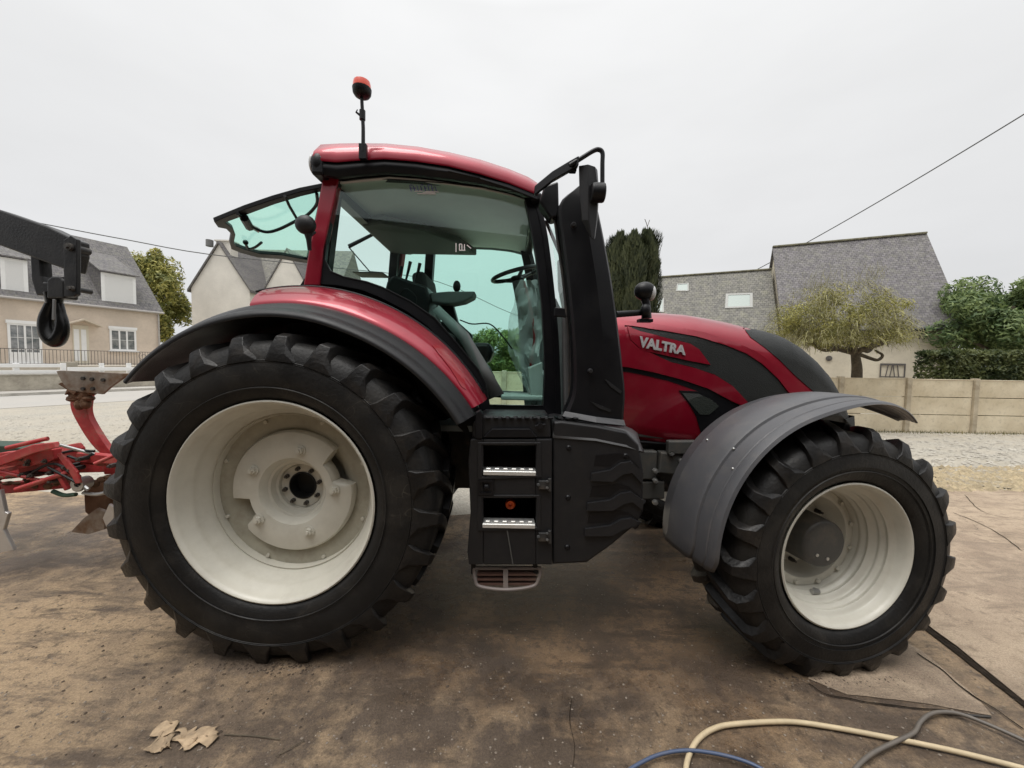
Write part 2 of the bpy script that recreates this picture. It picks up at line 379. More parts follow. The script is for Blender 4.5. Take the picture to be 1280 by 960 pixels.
# stained concrete slab
def slabmat(name, base, tan, dark, glossy=True):
    m, t, b, pos = gmat(name)
    f1 = noise_nodes(t, pos, .75, 10, .62, .42, .62); f2 = noise_nodes(t, pos, 2.6, 10, .7, .45, .66); f3 = noise_nodes(t, pos, 120, 8, .8, .38, .62)
    c = mixc(t, f1, base, dark); c = mixc(t, f2, c, tan); c = mixc(t, noise_nodes(t, pos, .34, 5, .6, .50, .60), c, tuple(q * .93 for q in tan)); c = mixc(t, noise_nodes(t, pos, 14, 8, .75, .52, .66), c, tuple(q * .62 for q in base))
    mp = t.nodes.new('ShaderNodeMapping'); mp.inputs['Rotation'].default_value = (0, 0, .5); mp.inputs['Scale'].default_value = (1.1, 4.5, 1); t.links.new(pos, mp.inputs[0])
    f4 = noise_nodes(t, mp.outputs[0], 1.3, 12, .72, .50, .62)
    c = mixc(t, f4, c, tuple(q * .72 for q in base))
    mm = t.nodes.new('ShaderNodeMixRGB'); mm.blend_type = 'MULTIPLY'; mm.inputs[0].default_value = .75; t.links.new(c, mm.inputs[1])
    g = mixc(t, f3, (.55, .53, .51), (1.35, 1.33, 1.29)); t.links.new(g, mm.inputs[2]); c = mm.outputs[0]
    # pale and dark grit
    v = t.nodes.new('ShaderNodeTexVoronoi'); v.inputs['Scale'].default_value = 55; t.links.new(pos, v.inputs['Vector'])
    sp = t.nodes.new('ShaderNodeMapRange'); sp.inputs['From Min'].default_value = .16; sp.inputs['From Max'].default_value = .08; t.links.new(v.outputs['Distance'], sp.inputs[0])
    spm = t.nodes.new('ShaderNodeMath'); spm.operation = 'MULTIPLY'; t.links.new(sp.outputs[0], spm.inputs[0]); t.links.new(noise_nodes(t, pos, 6, 4, .6, .55, .62), spm.inputs[1])
    c = mixc(t, spm.outputs[0], c, (.48, .43, .35))
    # fine hair cracks
    nv = t.nodes.new('ShaderNodeTexNoise'); nv.inputs['Scale'].default_value = 3; nv.inputs['Detail'].default_value = 6; t.links.new(pos, nv.inputs['Vector'])
    av = t.nodes.new('ShaderNodeVectorMath'); av.operation = 'MULTIPLY_ADD'; av.inputs[1].default_value = (.5, .5, .5); t.links.new(nv.outputs['Color'], av.inputs[0]); t.links.new(pos, av.inputs[2])
    v2 = t.nodes.new('ShaderNodeTexVoronoi'); v2.feature = 'DISTANCE_TO_EDGE'; v2.inputs['Scale'].default_value = .62; t.links.new(av.outputs[0], v2.inputs['Vector'])
    ck = t.nodes.new('ShaderNodeMapRange'); ck.inputs['From Min'].default_value = .004; ck.inputs['From Max'].default_value = .001; t.links.new(v2.outputs['Distance'], ck.inputs[0])
    km = t.nodes.new('ShaderNodeMath'); km.operation = 'MULTIPLY'; t.links.new(ck.outputs[0], km.inputs[0]); t.links.new(noise_nodes(t, pos, .9, 4, .6, .52, .66), km.inputs[1])
    c = mixc(t, km.outputs[0], c, (.06, .045, .035))
    r = t.nodes.new('ShaderNodeMapRange'); r.inputs['To Min'].default_value = .82; r.inputs['To Max'].default_value = .20 if glossy else .6
    wm = noise_nodes(t, pos, .5, 6, .6, .48, .66)
    if glossy:                            # darker, glossier ellipse centred between the wheels, with a ragged edge
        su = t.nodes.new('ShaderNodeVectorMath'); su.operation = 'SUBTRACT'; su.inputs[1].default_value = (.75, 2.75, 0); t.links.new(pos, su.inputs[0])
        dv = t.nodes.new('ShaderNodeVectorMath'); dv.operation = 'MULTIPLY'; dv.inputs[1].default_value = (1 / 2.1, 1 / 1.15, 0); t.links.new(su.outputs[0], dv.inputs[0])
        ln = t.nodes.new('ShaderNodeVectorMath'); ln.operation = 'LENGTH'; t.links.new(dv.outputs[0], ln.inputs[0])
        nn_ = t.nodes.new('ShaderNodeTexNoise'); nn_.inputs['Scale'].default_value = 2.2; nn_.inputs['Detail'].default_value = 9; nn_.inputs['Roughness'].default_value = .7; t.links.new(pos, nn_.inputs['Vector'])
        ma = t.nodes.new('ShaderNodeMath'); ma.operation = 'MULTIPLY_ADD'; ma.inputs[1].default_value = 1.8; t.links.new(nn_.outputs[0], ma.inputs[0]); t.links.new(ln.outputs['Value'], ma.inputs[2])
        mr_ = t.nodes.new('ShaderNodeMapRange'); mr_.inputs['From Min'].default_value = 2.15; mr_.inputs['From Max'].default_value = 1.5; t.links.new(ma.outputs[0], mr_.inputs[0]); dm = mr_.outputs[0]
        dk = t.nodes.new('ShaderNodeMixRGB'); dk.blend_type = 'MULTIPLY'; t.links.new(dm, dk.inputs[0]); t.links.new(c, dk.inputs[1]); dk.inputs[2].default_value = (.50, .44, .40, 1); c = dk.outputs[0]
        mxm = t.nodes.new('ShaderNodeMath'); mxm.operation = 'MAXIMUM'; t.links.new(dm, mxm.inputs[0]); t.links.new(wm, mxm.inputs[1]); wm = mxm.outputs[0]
    t.links.new(c, b.inputs['Base Color'])
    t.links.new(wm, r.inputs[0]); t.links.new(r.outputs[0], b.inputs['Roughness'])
    h1 = t.nodes.new('ShaderNodeTexNoise'); h1.inputs['Scale'].default_value = 8; h1.inputs['Detail'].default_value = 12; h1.inputs['Roughness'].default_value = .78; t.links.new(pos, h1.inputs['Vector'])
    b1 = t.nodes.new('ShaderNodeBump'); b1.inputs['Strength'].default_value = 1.0; b1.inputs['Distance'].default_value = .03; t.links.new(h1.outputs[0], b1.inputs['Height'])
    b2 = t.nodes.new('ShaderNodeBump'); b2.inputs['Strength'].default_value = .8; b2.inputs['Distance'].default_value = -.01; t.links.new(km.outputs[0], b2.inputs['Height']); t.links.new(b1.outputs[0], b2.inputs['Normal'])
    t.links.new(b2.outputs[0], b.inputs['Normal'])
    return m
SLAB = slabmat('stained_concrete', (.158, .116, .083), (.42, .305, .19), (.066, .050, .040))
SLAB2 = slabmat('pale_concrete', (.36, .275, .20), (.47, .37, .27), (.24, .18, .13), False)
m, t, b, pos = gmat('grass_cover'); GRASSM = m
c = mixc(t, noise_nodes(t, pos, 9, 8), (.12, .13, .04), (.34, .27, .12)); c = mixc(t, noise_nodes(t, pos, 1.5, 5), c, (.09, .12, .035)); t.links.new(c, b.inputs['Base Color']); b.inputs['Roughness'].default_value = .9
m, t, b, pos = gmat('soil_and_straw'); STRAW = m
c = mixc(t, noise_nodes(t, pos, 25, 10, .75), (.19, .155, .11), (.40, .345, .25)); t.links.new(c, b.inputs['Base Color']); b.inputs['Roughness'].default_value = .95
bu = t.nodes.new('ShaderNodeBump'); bu.inputs['Strength'].default_value = 1; bu.inputs['Distance'].default_value = .03; nn = t.nodes.new('ShaderNodeTexNoise'); nn.inputs['Scale'].default_value = 30; nn.inputs['Detail'].default_value = 8; t.links.new(pos, nn.inputs['Vector']); t.links.new(nn.outputs[0], bu.inputs['Height']); t.links.new(bu.outputs[0], b.inputs['Normal'])

def sheet(name, pts, z, m, n=1):
    q = MB(); q.add([(p[0], p[1], z) for p in pts], [tuple(range(len(pts)))]); o = q.build(name, m, smooth=0); tag(o, kind='structure'); return o
def rag(pts, amp=.05, step=.12, seed=1):           # ragged outline
    o = []
    for i, p in enumerate(pts):
        a = Vector((p[0], p[1], 0)); b_ = Vector((pts[(i + 1) % len(pts)][0], pts[(i + 1) % len(pts)][1], 0)); k = max(1, int((b_ - a).length / step))
        for j in range(k):
            q = a.lerp(b_, j / k); o.append((q.x + amp * noise.noise(q * 2.3 + Vector((seed, 0, 0))) + amp * .5 * noise.noise(q * 9), q.y + amp * noise.noise(q * 2.3 + Vector((0, seed, 5))) + amp * .5 * noise.noise(q * 9 + Vector((3, 0, 0)))))
    return o
# ground sheet, with the raised bank behind the left wall as its own sheet
sheet('ground', [(-400, -60), (400, -60), (400, 500), (-400, 500)], 0, GRAVEL)
sheet('grass_field', [(-9, 21), (60, 30), (300, 60), (300, 400), (-300, 400), (-60, 60)], .004, GRASSM)
# yard slabs
edge = [G(1280, 616), G(1180, 606), G(1000, 600), G(700, 640), G(560, 645), G(300, 632), G(150, 624), G(60, 616), G(0, 610)]
yard = [(-6.5, -3), (6.5, -3)] + [(12, edge[0].y)] + [(p.x, p.y) for p in edge] + [(-6.5, edge[-1].y)]
# joint line between the two slabs (in the photograph it runs from behind the front wheel to the right edge)
j0, j1 = G(1165, 790), G(1280, 880); jd = (j1 - j0); jn = j0 - jd * 2.1; je = j0 + jd * 2.0
main = [(-6.5, -3), (6.5, -3), (je.x + 0, je.y), (j1.x, j1.y), (j0.x, j0.y), (jn.x, jn.y)] + [(p.x, p.y) for p in edge if p.x < jn.x - .3] + [(-6.5, edge[-1].y)]
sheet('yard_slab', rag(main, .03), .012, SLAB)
sheet('side_slab', rag([(je.x + .025, je.y), (12, je.y), (12, edge[0].y)] + [(p.x, p.y) for p in edge if p.x > jn.x - .3] + [(jn.x + .02, jn.y), (j0.x + .02, j0.y), (j1.x + .02, j1.y)], .03, seed=4), .016, SLAB2)
sheet('worn_slab', rag([G(1010, 853)[:2], G(1060, 873)[:2], G(1180, 888)[:2], G(1240, 897)[:2], G(1215, 868)[:2], G(1150, 815)[:2], G(1100, 790)[:2], G(1020, 800)[:2]], .015, .05), .016, SLAB2)
sheet('straw_ground', rag([G(1150, 588)[:2], G(1280, 583)[:2], (13, G(1280, 583).y), (13, G(1280, 613).y), G(1280, 614)[:2], G(1185, 606)[:2]], .12, .1), .020, STRAW)
CRACK = mat('joint_dirt', (.020, .015, .011), .95, var=.5, vs_=30, spec=.08, bump=.6, bs=40)
def crack(px, wd, z=.0205, name='crack'):
    pts = cr([G(*p, z) for p in px], 8); q = MB(); rows = []
    for i, p in enumerate(pts):
        t_ = (pts[min(i + 1, len(pts) - 1)] - pts[max(i - 1, 0)]).normalized(); s = Vector((-t_.y, t_.x, 0))
        w_ = wd * ((.55 + .8 * abs(noise.noise(p * 7))) if wd < .03 else (.85 + .3 * noise.noise(p * 3))) * (1 if 0 < i < len(pts) - 1 else .1); off = s * min(wd, .012) * .9 * noise.noise(p * 11)
        rows.append([p + off - s * w_ / 2, p + off + s * w_ / 2])
    q.loft(rows); o = q.build(name, CRACK, smooth=0); tag(o, kind='structure')
crack([(1150, 778), (1165, 790), (1222, 834), (1280, 880), (1330, 919)], .045, name='slab_joint')
crack([(1010, 853), (1030, 866), (1060, 873), (1110, 880), (1180, 888), (1240, 896)], .011)
crack([(1145, 815), (1170, 832), (1215, 868), (1250, 890), (1280, 912)], .011)
crack([(715, 872), (712, 900), (718, 930), (716, 960)], .0035)
crack([(1190, 640), (1220, 652), (1250, 668), (1280, 690)], .012)
crack([(1205, 618), (1230, 640), (1280, 650)], .010)

# pebbles, grit and leaves lying on the yard
def scatter(name, m, n, fn, size, kind='stuff', flat=.6):
    q = MB(); rnd = random.Random(n)
    for i in range(n):
        px, py = fn(rnd)
        p = G(px, py, .014); s = size * (.4 + 1.2 * rnd.random() ** 2) * (1 if p.y < 3.2 else 1.4)
        a = rnd.random() * 6.28; k = 5
        top = [p + Vector((math.cos(a + j * 6.283 / k) * s * (.7 + .5 * rnd.random()), math.sin(a + j * 6.283 / k) * s * (.7 + .5 * rnd.random()), 0)) for j in range(k)]
        up = p + Vector((0, 0, s * flat)); q.add(top + [up], [(j, (j + 1) % k, k) for j in range(k)])
    o = q.build(name, m, smooth=0); tag(o, kind=kind); return o
GRIT = mat('grit', (.20, .165, .13), .8, c2=(.24, .20, .16), vs_=3)
scatter('grit', GRIT, 2600, lambda r: (r.uniform(-60, 1340), 560 + 420 * r.random() ** .8), .0045)
scatter('soil_crumbs', mat('soil_crumb', (.07, .05, .035), .9, var=.3), 420, lambda r: (r.gauss(250, 330), 860 + 70 * r.gauss(0, 1)), .007)
scatter('tyre_dirt', MATS['soil_crumb'], 420, lambda r: ((r.gauss(350, 50), 829 + abs(r.gauss(0, 6))) if r.random() < .5 else (r.gauss(1050, 50), 846 + abs(r.gauss(0, 7)))), .0055)
scatter('straw_crumbs', mat('straw_bits', (.38, .31, .20), .9, var=.3, vs_=8), 900, lambda r: (r.uniform(1140, 1320), 584 + 30 * r.random()), .03, flat=.9)
scatter('gravel_stones', mat('gravel_stone', (.30, .275, .235), .8, c2=(.46, .43, .37), vs_=2), 1400, lambda r: (r.uniform(1090, 1300), 543 + 46 * r.random()), .020)
scatter('far_gravel_stones', MATS['gravel_stone'], 900, lambda r: (r.uniform(-20, 190), 520 + 60 * r.random()), .016)
# ================================================================== tractor
YC = 3.33
T = thing('tractor', 'large red farm tractor with black cab pillars and cream wheels parked on the yard', 'tractor', (.3, YC, 0))

# ---- wheels: built in the wheel's own frame, y = 0 at the outer rim flange, -y towards the camera side
def wheel(name, R0, rf, wd, ros, lugs, loc, rotz, disc, lh=.05, lug_turn=.18, ribs=0):
    """R0 lug radius, rf flange radius, wd rim width, ros radius where the smooth sidewall ends"""
    W = bpy.data.objects.new(name, None)
    mid = wd / 2
    # rim barrel
    rb = rf * .90; d = disc
    prof = [(.0, rf - .004), (-.012, rf + .004), (-.016, rf - .004), (-.010, rf - .014), (.012, rf - .022), (.05, rf - .030), (.075, rf - .05), (.10, rf - .055), (.13, rf - .062), (.16, rf - .085), (.19, rf - .09), (d - .02, rf - .10), (d + .02, rf - .105), (wd - .1, rf - .09), (wd - .04, rf - .03), (wd, rf), (wd + .01, rf + .004), (wd, rf + .01), (wd - .04, rf - .01), (wd / 2, rf - .06), (.05, rf - .012), (.0, rf + .006)]
    if ribs:
        fine = []
        for (a, r), (a2, r2) in zip(prof[:12], prof[1:12]):
            if a2 > .05 and a2 > a + .01:
                for k in range(5): t_ = k / 5; aa = a + (a2 - a) * t_; fine.append((aa, r + (r2 - r) * t_ + .005 * math.sin(aa * 2 * math.pi / .042)))
            else: fine.append((a, r))
        prof = fine + prof[11:]
    q = MB(); q.lathe(prof, n=96); o = q.build(name, RIM, None, smooth=50, org=(0, 0, 0)); W = o; bpy.data.objects
    W.parent = T; W.location = Vector(loc) - FR[T]; W.rotation_euler.z = rotz; FR[W] = Vector((0, 0, 0))
    # tyre
    b = .04; rs = ros; rc = R0 - lh
    half = [(.004, rf + .008), (-.008, rf + .014), (-.022, rf + .03), (-.034, rf + .06), (-b, rf + .10), (-b - .006, (rf + rs) / 2), (-b - .001, rs - .03), (-b + .008, rs), (-.014, rs + (rc - rs) * .55), (.03, rs + (rc - rs) * .88), (.09, rc - .005), (.17, rc - .002), (mid, rc)]
    prof = half + [(wd - a, r) for a, r in half[-2::-1]]
    q = MB(); q.lathe(prof, n=120)
    for rr in (rf + .075, rs - .022, rs - .03):   # raised moulding rings on both sidewalls
        for sgn in (0, 1):
            a = -b - .002 if rr < rs - .04 else -b + .001
            pr = [(a, rr - .004), (a - .004, rr - .001), (a - .004, rr + .001), (a, rr + .004)]
            if sgn: pr = [(wd - x, r) for x, r in pr]
            q.lathe(pr, n=96)
    q.build('tyre', RUB, W, org=(0, 0, 0), smooth=50)
    # lugs
    q = MB(); pitch = 2 * math.pi / lugs; k = R0 / .95
    for side in (0, 1):
        for i in range(lugs):
            base = i * pitch + (pitch / 2 if side else 0) + random.uniform(-.004, .004)
            #        a      phi   rbase        rtop         halfwidth(m) base/top
            S = [(mid + .035, -.02, rc - .01, R0 + .000, .036, .024), (mid - .03, .03, rc - .01, R0, .040, .027), (mid * .62, .085, rc - .01, R0 - .003, .046, .032),
                 (mid * .34, .128, rc - .02, R0 - .006, .056, .032), (.03, .158, rs + .02, R0 - .008, .078, .030), (-.010, .166, rs + .0, R0 - .026, .090, .032), (-.030, .169, rs - .006, rs + (R0 - rs) * .50, .098, .040), (-.046, .170, rs - .020, rs + .016, .102, .052)]
            rows = []
            for a, ph, r0, r1, hb, ht in S:
                ph = base + ph * lug_turn / .18 / k ** .5
                hb *= k ** .7; ht *= k ** .7
                a_ = a if side == 0 else wd - a
                row = []
                sk = .35 * (hb - ht)
                for (h, r) in ((-hb, r0), (-ht + sk, r1), (ht + sk, r1), (hb * .9, r0)):
                    t = ph + h / R0; row.append(Vector((r * math.cos(t), a_, r * math.sin(t))))
                rows.append(row)
            q.loft(rows, caps=True)
    o = q.build('tread_lugs', LUG, W, org=(0, 0, 0), smooth=24, bevel=.005, seg=1)
    return W
def disc_rear(W, d):
    # back plate ring welded in the barrel
    q = MB(); q.lathe([(d + .02, .50), (d + .015, .42), (d + .03, .36), (d + .075, .30), (d + .14, .26), (d + .145, .10), (d + .16, .10), (d + .16, .3), (d + .09, .36), (d + .035, .50)], n=72); q.build('wheel_disc', RIMD, W, org=(0, 0, 0), smooth=40)
    # cast centre with two notches
    q = MB(); rows = []; n = 96
    for i in range(n + 1):
        t = 2 * math.pi * i / n; dg = math.degrees(t) % 360
        def near(c, wd_): 
            x = abs((dg - c + 180) % 360 - 180); return max(0, 1 - max(0, x - wd_) / 4) if x < wd_ + 4 else 0
        nk = max(near(203, 11), near(27, 14)); ro = .372 - .10 * min(1, nk * 1.2)
        pr = [(d + .05, ro), (d + .0, ro), (d - .018, ro - .012), (d - .026, ro - .05 if nk < .3 else ro - .02), (d - .03, .255), (d - .02, .205), (d + .01, .188), (d + .03, .178), (d + .035, .165), (d + .075, .155), (d + .08, .142), (d + .12, .135)]
        rows.append([Vector((r * math.cos(t), a, r * math.sin(t))) for a, r in pr])
    q.loft(rows); q.build('wheel_centre', RIM, W, org=(0, 0, 0), smooth=40)
    for a in (77, 150, 4, 221, 294):
        t = R(a); c = Vector((.262 * math.cos(t), d - .03, .262 * math.sin(t))); q = MB(); q.cyl(c, c + Vector((0, -.006, 0)), .034, 14); q.cyl(c + Vector((0, -.006, 0)), c + Vector((0, -.024, 0)), .023, 6); q.cyl(c + Vector((0, -.024, 0)), c + Vector((0, -.036, 0)), .011, 10)
        q.build('bolt', RIM, W, org=c, smooth=30)
    q = MB(); q.lathe([(d + .11, .14), (d + .10, .135), (d + .105, .085)], n=48); q.build('hub', RIM, W, org=(0, 0, 0))
    for i in range(8):
        t = 2 * math.pi * (i + .3) / 8; c = Vector((.112 * math.cos(t), d + .102, .112 * math.sin(t))); q = MB(); q.cyl(c, c + Vector((0, -.02, 0)), .014, 6); q.cyl(c + Vector((0, -.02, 0)), c + Vector((0, -.035, 0)), .007, 8); q.build('hub_nut', IRON, W, org=c, smooth=30)
    q = MB(); q.lathe([(d + .10, .088), (d + .095, .080), (d + .18, .078), (d + .185, .0)], n=40); q.build('hub_bore', mat('hub_bore_black', (.012, .012, .012), .6), W, org=(0, 0, 0))
    for i in range(8):           # small rivet heads in the barrel well
        t = 2 * math.pi * (i + .5) / 8; c = Vector((.45 * math.cos(t), d + .016, .45 * math.sin(t))); q = MB(); q.cyl(c, c + Vector((0, -.012, 0)), .011, 10); q.build('rivet', RIM, W, org=c)
RH = Vector((0, 0, 0)); RH = P(340, 629, 2.1)
FH = P(1059, 695, 2.1)
print('REAR HUB', RH, 'FRONT HUB', FH)
TH = R(7.3)
wr = wheel('rear_wheel', .955, .572, .56, .815, 24, RH, 0, .205, lh=.042)
disc_rear(wr, .215)
c2 = copy_tree(wr, T); c2.location = Vector((RH.x, 2 * YC - RH.y, RH.z)) - FR[T]; c2.rotation_euler.z = math.pi; FR[c2] = Vector((0, 0, 0))
wf = wheel('front_wheel', .735, .415, .46, .615, 21, FH, TH, .25, lh=.042, ribs=1)
def disc_front(W, d):
    q = MB(); q.lathe([(d + .03, .33), (d - .005, .31), (d - .012, .275), (d - .008, .262), (d + .01, .255), (d + .05, .235), (d + .085, .20), (d + .09, .1), (d + .10, .1), (d + .10, .22), (d + .06, .26), (d + .03, .33)], n=72); q.build('wheel_disc', RIM, W, org=(0, 0, 0), smooth=40)
    q = MB(); q.lathe([(d + .09, .150), (d + .0, .148), (.150, .142), (.142, .138), (.136, .128), (.133, .1), (.132, .0)], n=48); q.build('hub', mat('hub_grey', (.055, .054, .052), .5, dirt=.3, bump=.1), W, org=(0, 0, 0), smooth=40)
    for i in range(10):
        t = 2 * math.pi * (i + .2) / 10; c = Vector((.185 * math.cos(t), d + .085, .185 * math.sin(t))); q = MB(); q.cyl(c, c + Vector((0, -.03, 0)), .014, 6); q.cyl(c + Vector((0, -.03, 0)), c + Vector((0, -.05, 0)), .008, 8); q.build('hub_nut', IRON, W, org=c, smooth=30)
    for i in range(12):
        t = 2 * math.pi * (i + .5) / 12; c = Vector((.292 * math.cos(t), d - .008, .292 * math.sin(t))); q = MB(); q.cyl(c, c + Vector((0, -.016, 0)), .013, 8); q.build('bolt', RIM, W, org=c)
    c = Vector((.0, .19, -.325)); q = MB(); q.cyl(c + Vector((0, 0, -.02)), c + Vector((0, -.01, .03)), .011, 8); q.cyl(c + Vector((-.02, -.01, .012)), c + Vector((.025, -.01, .012)), .016, 8); q.build('valve', STEEL, W, org=c)
    q = MB(); q.cyl((-.05, .129, -.06), (-.05, .135, -.06), .010, 10); q.cyl((.02, .128, -.085), (.02, .135, -.085), .010, 10); q.build('hub_plug', STEEL, W, org=(0, .13, -.07))
disc_front(wf, .25)
c3 = copy_tree(wf, T); c3.location = Vector((FH.x - .15, 2 * YC - FH.y - .05, FH.z)) - FR[T]; c3.rotation_euler.z = math.pi + TH; FR[c3] = Vector((0, 0, 0))

# ---- rear fenders (arc swept about the hub)
def arch_c(Y): return RH.x, RH.z
def fender_side(far=False):
    mk = (lambda b: b.mir(YC)) if far else (lambda b: b)
    def sweep(prof, a0, a1, n=40, grow=0):
        rows = []
        for i in range(n + 1):
            a = a0 + (a1 - a0) * i / n; t = R(a); row = []
            g = grow * max(0, (70 - a) / 45) ** 1.5
            for pr_ in prof:
                Y, r = pr_[:2]; g_ = g * (pr_[2] if len(pr_) > 2 else 1); row.append(Vector((RH.x + (r + g_) * math.cos(t), Y, RH.z + (r + g_) * math.sin(t))))
            rows.append(row)
        return rows
    # black flare: lip, rolled edge, band, underside
    q = MB(); q.loft(sweep([(2.86, 1.030), (2.30, 1.045), (2.16, 1.045), (2.125, 1.035), (2.112, 1.030), (2.108, 1.040), (2.112, 1.052), (2.13, 1.068), (2.16, 1.082), (2.178, 1.083), (2.186, 1.091), (2.24, 1.120), (2.262, 1.128), (2.30, 1.118), (2.86, 1.10)], 141, 24, 60, .085), caps=True)
    mk(q).build('fender_flare', DARK, T, smooth=45)
    q = MB(); q.loft(sweep([(2.264, 1.118), (2.266, 1.138), (2.28, 1.155), (2.33, 1.200, .9), (2.39, 1.238, .6), (2.45, 1.262, .35), (2.50, 1.268, .3), (2.50, 1.20, .4), (2.40, 1.16, .8), (2.30, 1.13)], 101, 26, 50, .085), closed=True, caps=True)
    fm = mk(q); fm.build('fender', RED, T, smooth=45)
    q = MB(); q.loft(sweep([(2.50, 1.12), (2.90, 1.12), (2.90, .72), (2.87, .72), (2.87, 1.09), (2.50, 1.09)], 141, 24, 50, .08), closed=True, caps=True); mk(q).build('fender_liner', BLK, T, smooth=45)
    if not far:
        rb = q = MB(); q.loft(sweep([(2.50, 1.272, .3), (2.457, 1.27, .3), (2.45, 1.262, .35)], 104, 28, 50, .085)); rb.build('rubber_seal', BLK, T, smooth=45, solid=.01)
        return fm
FEND = fender_side(); fender_side(True)
# recessed tail of the red fender (a darker groove seen in front of the steps)
drape([(540, 432), (549, 432), (563, 447), (580, 470), (582, 487), (577, 484), (562, 460)], FEND.bvh(), .004, skirt=.004, step=4).build('fender_trim', mat('dark_red_trim', (.25, .004, .012), .3, coat=.5), T)

# ---- cab
def cabY(X, Z): return 2.47 + (X + 1.3) * .125 + (Z - 1.4) * .05
pn = Vector((.125, -1, .05)).normalized(); pp = Vector((-1.3, 2.47, 1.4))
def CP(px, py, o=0): return OP(px, py, pp + pn * o, pn)      # o > 0 : towards the camera
inn = [(409, 300), (406, 325), (413, 339), (430, 346), (458, 352), (478, 359), (512, 376), (543, 397), (572, 430), (598, 462), (607, 480), (612, 506), (640, 507), (679, 507), (681, 470), (680, 430), (677, 380), (670, 320), (661, 270), (655, 243), (620, 236), (560, 229), (510, 225), (470, 223), (426, 224), (420, 240)]
outr = [(397, 300), (389, 340), (392, 355), (420, 357), (452, 363), (474, 372), (507, 389), (535, 409), (563, 440), (586, 472), (595, 490), (601, 519), (640, 520), (700, 521), (701, 480), (698, 430), (692, 370), (684, 310), (677, 265), (669, 238), (625, 226), (560, 219), (510, 214), (465, 213), (412, 212), (407, 240)]
frame = MB(); frame.ring([CP(*p, .012) for p in outr], [CP(*p, .012) for p in inn], -pn * .05)
for far in (0, 1):
    (frame.mir(YC) if far else frame).build('door_frame' if not far else 'far_door_frame', BLK, T, smooth=0, bevel=.006)
    g = MB(); pts = [CP(*p, .0) for p in [((a[0] + b[0]) / 2, (a[1] + b[1]) / 2) for a, b in zip(inn, outr)]]; g.prism(pts, -pn * .006)
    (g.mir(YC) if far else g).build('side_window' if not far else 'far_side_window', TEAL, T, smooth=0)
q = MB(); q.prism([CP(*p, -.03) for p in [(389, 335), (395, 350), (420, 357), (474, 369), (507, 386), (535, 406), (563, 437), (586, 469), (600, 519), (600, 560), (560, 520), (500, 470), (400, 440), (360, 420), (360, 380)]], -pn * .04); q.build('cab_side_panel', BLK, T, smooth=0)
# thin grey seal line round the glass
q = MB(); cpts = [CP(*p, .016) for p in inn]; q.tube([p for p in cpts], .004, 6, closed=True); q.build('window_seal', DARK, T)
# red rear pillars
cpl = [(404, 218), (424, 218), (418, 250), (404, 310), (399, 357), (379, 357), (385, 318), (396, 262)]
q = MB(); q.prism([CP(*p, .03) for p in cpl], -pn * .085)
q.build('rear_pillar', RED, T, smooth=0, bevel=.008); q.mir(YC).build('rear_pillar', RED, T, smooth=0, bevel=.008)
# inner dark face of those pillars and the rear window surround
def cabpt(X, Z, far=0, o=0): 
    y = cabY(X, Z) + o
    return Vector((X, 2 * YC - y if far else y, Z))
rl, ru = CP(390, 350), CP(414, 222)
q = MB()
for far in (0, 1):
    a = Vector((rl.x, 0, 1.95)); q.bar(cabpt(rl.x - .01, 1.95, far, .10), cabpt(ru.x - .02, ru.z, far, .10), .07, .08, (1, 0, 0))
q.bar(cabpt(ru.x - .02, ru.z - .03, 0, .08), cabpt(ru.x - .02, ru.z - .03, 1, .08), .07, .10)
q.bar(cabpt(rl.x - .01, 2.10, 0, .08), cabpt(rl.x - .01, 2.10, 1, .08), .08, .14); q.build('rear_window_surround', BLK, T, smooth=0)
# far middle pillar
q = MB(); Yf = 2 * YC - 2.56
a, b = P(540, 293, Yf), P(531, 420, Yf); q.bar(a, b, .09, .085, (1, 0, 0)); b2_ = P(541, 440, Yf); q.build('middle_pillar', BLK, T, smooth=0)
# front pillars (curved) and windscreen
ap = [CP(669, 240, .0), CP(681, 290, .0), CP(690, 360, .0), CP(696, 430, .0), CP(699, 525, .0)]
for far in (0, 1):
    q = MB(); pts = cr(ap, 6); rows = []
    for p in pts: rows.append([p + Vector((-.022, -.02, 0)), p + Vector((.014, -.014, 0)), p + Vector((.018, .05, 0)), p + Vector((-.02, .06, 0))])
    q.loft(rows, closed=True, caps=True); (q.mir(YC) if far else q).build('front_pillar', BLK, T, smooth=30)
q = MB(); rows = []
for i, p in enumerate(cr(ap, 4)):
    row = []; w0 = YC - p.y - .03
    for k in range(17):
        t = -1 + k / 8; row.append(Vector((p.x + .045 + .16 * (1 - t * t), YC + w0 * t, p.z)))
    rows.append(row)
q.loft(rows); q.build('windscreen', TEAL, T, smooth=60)
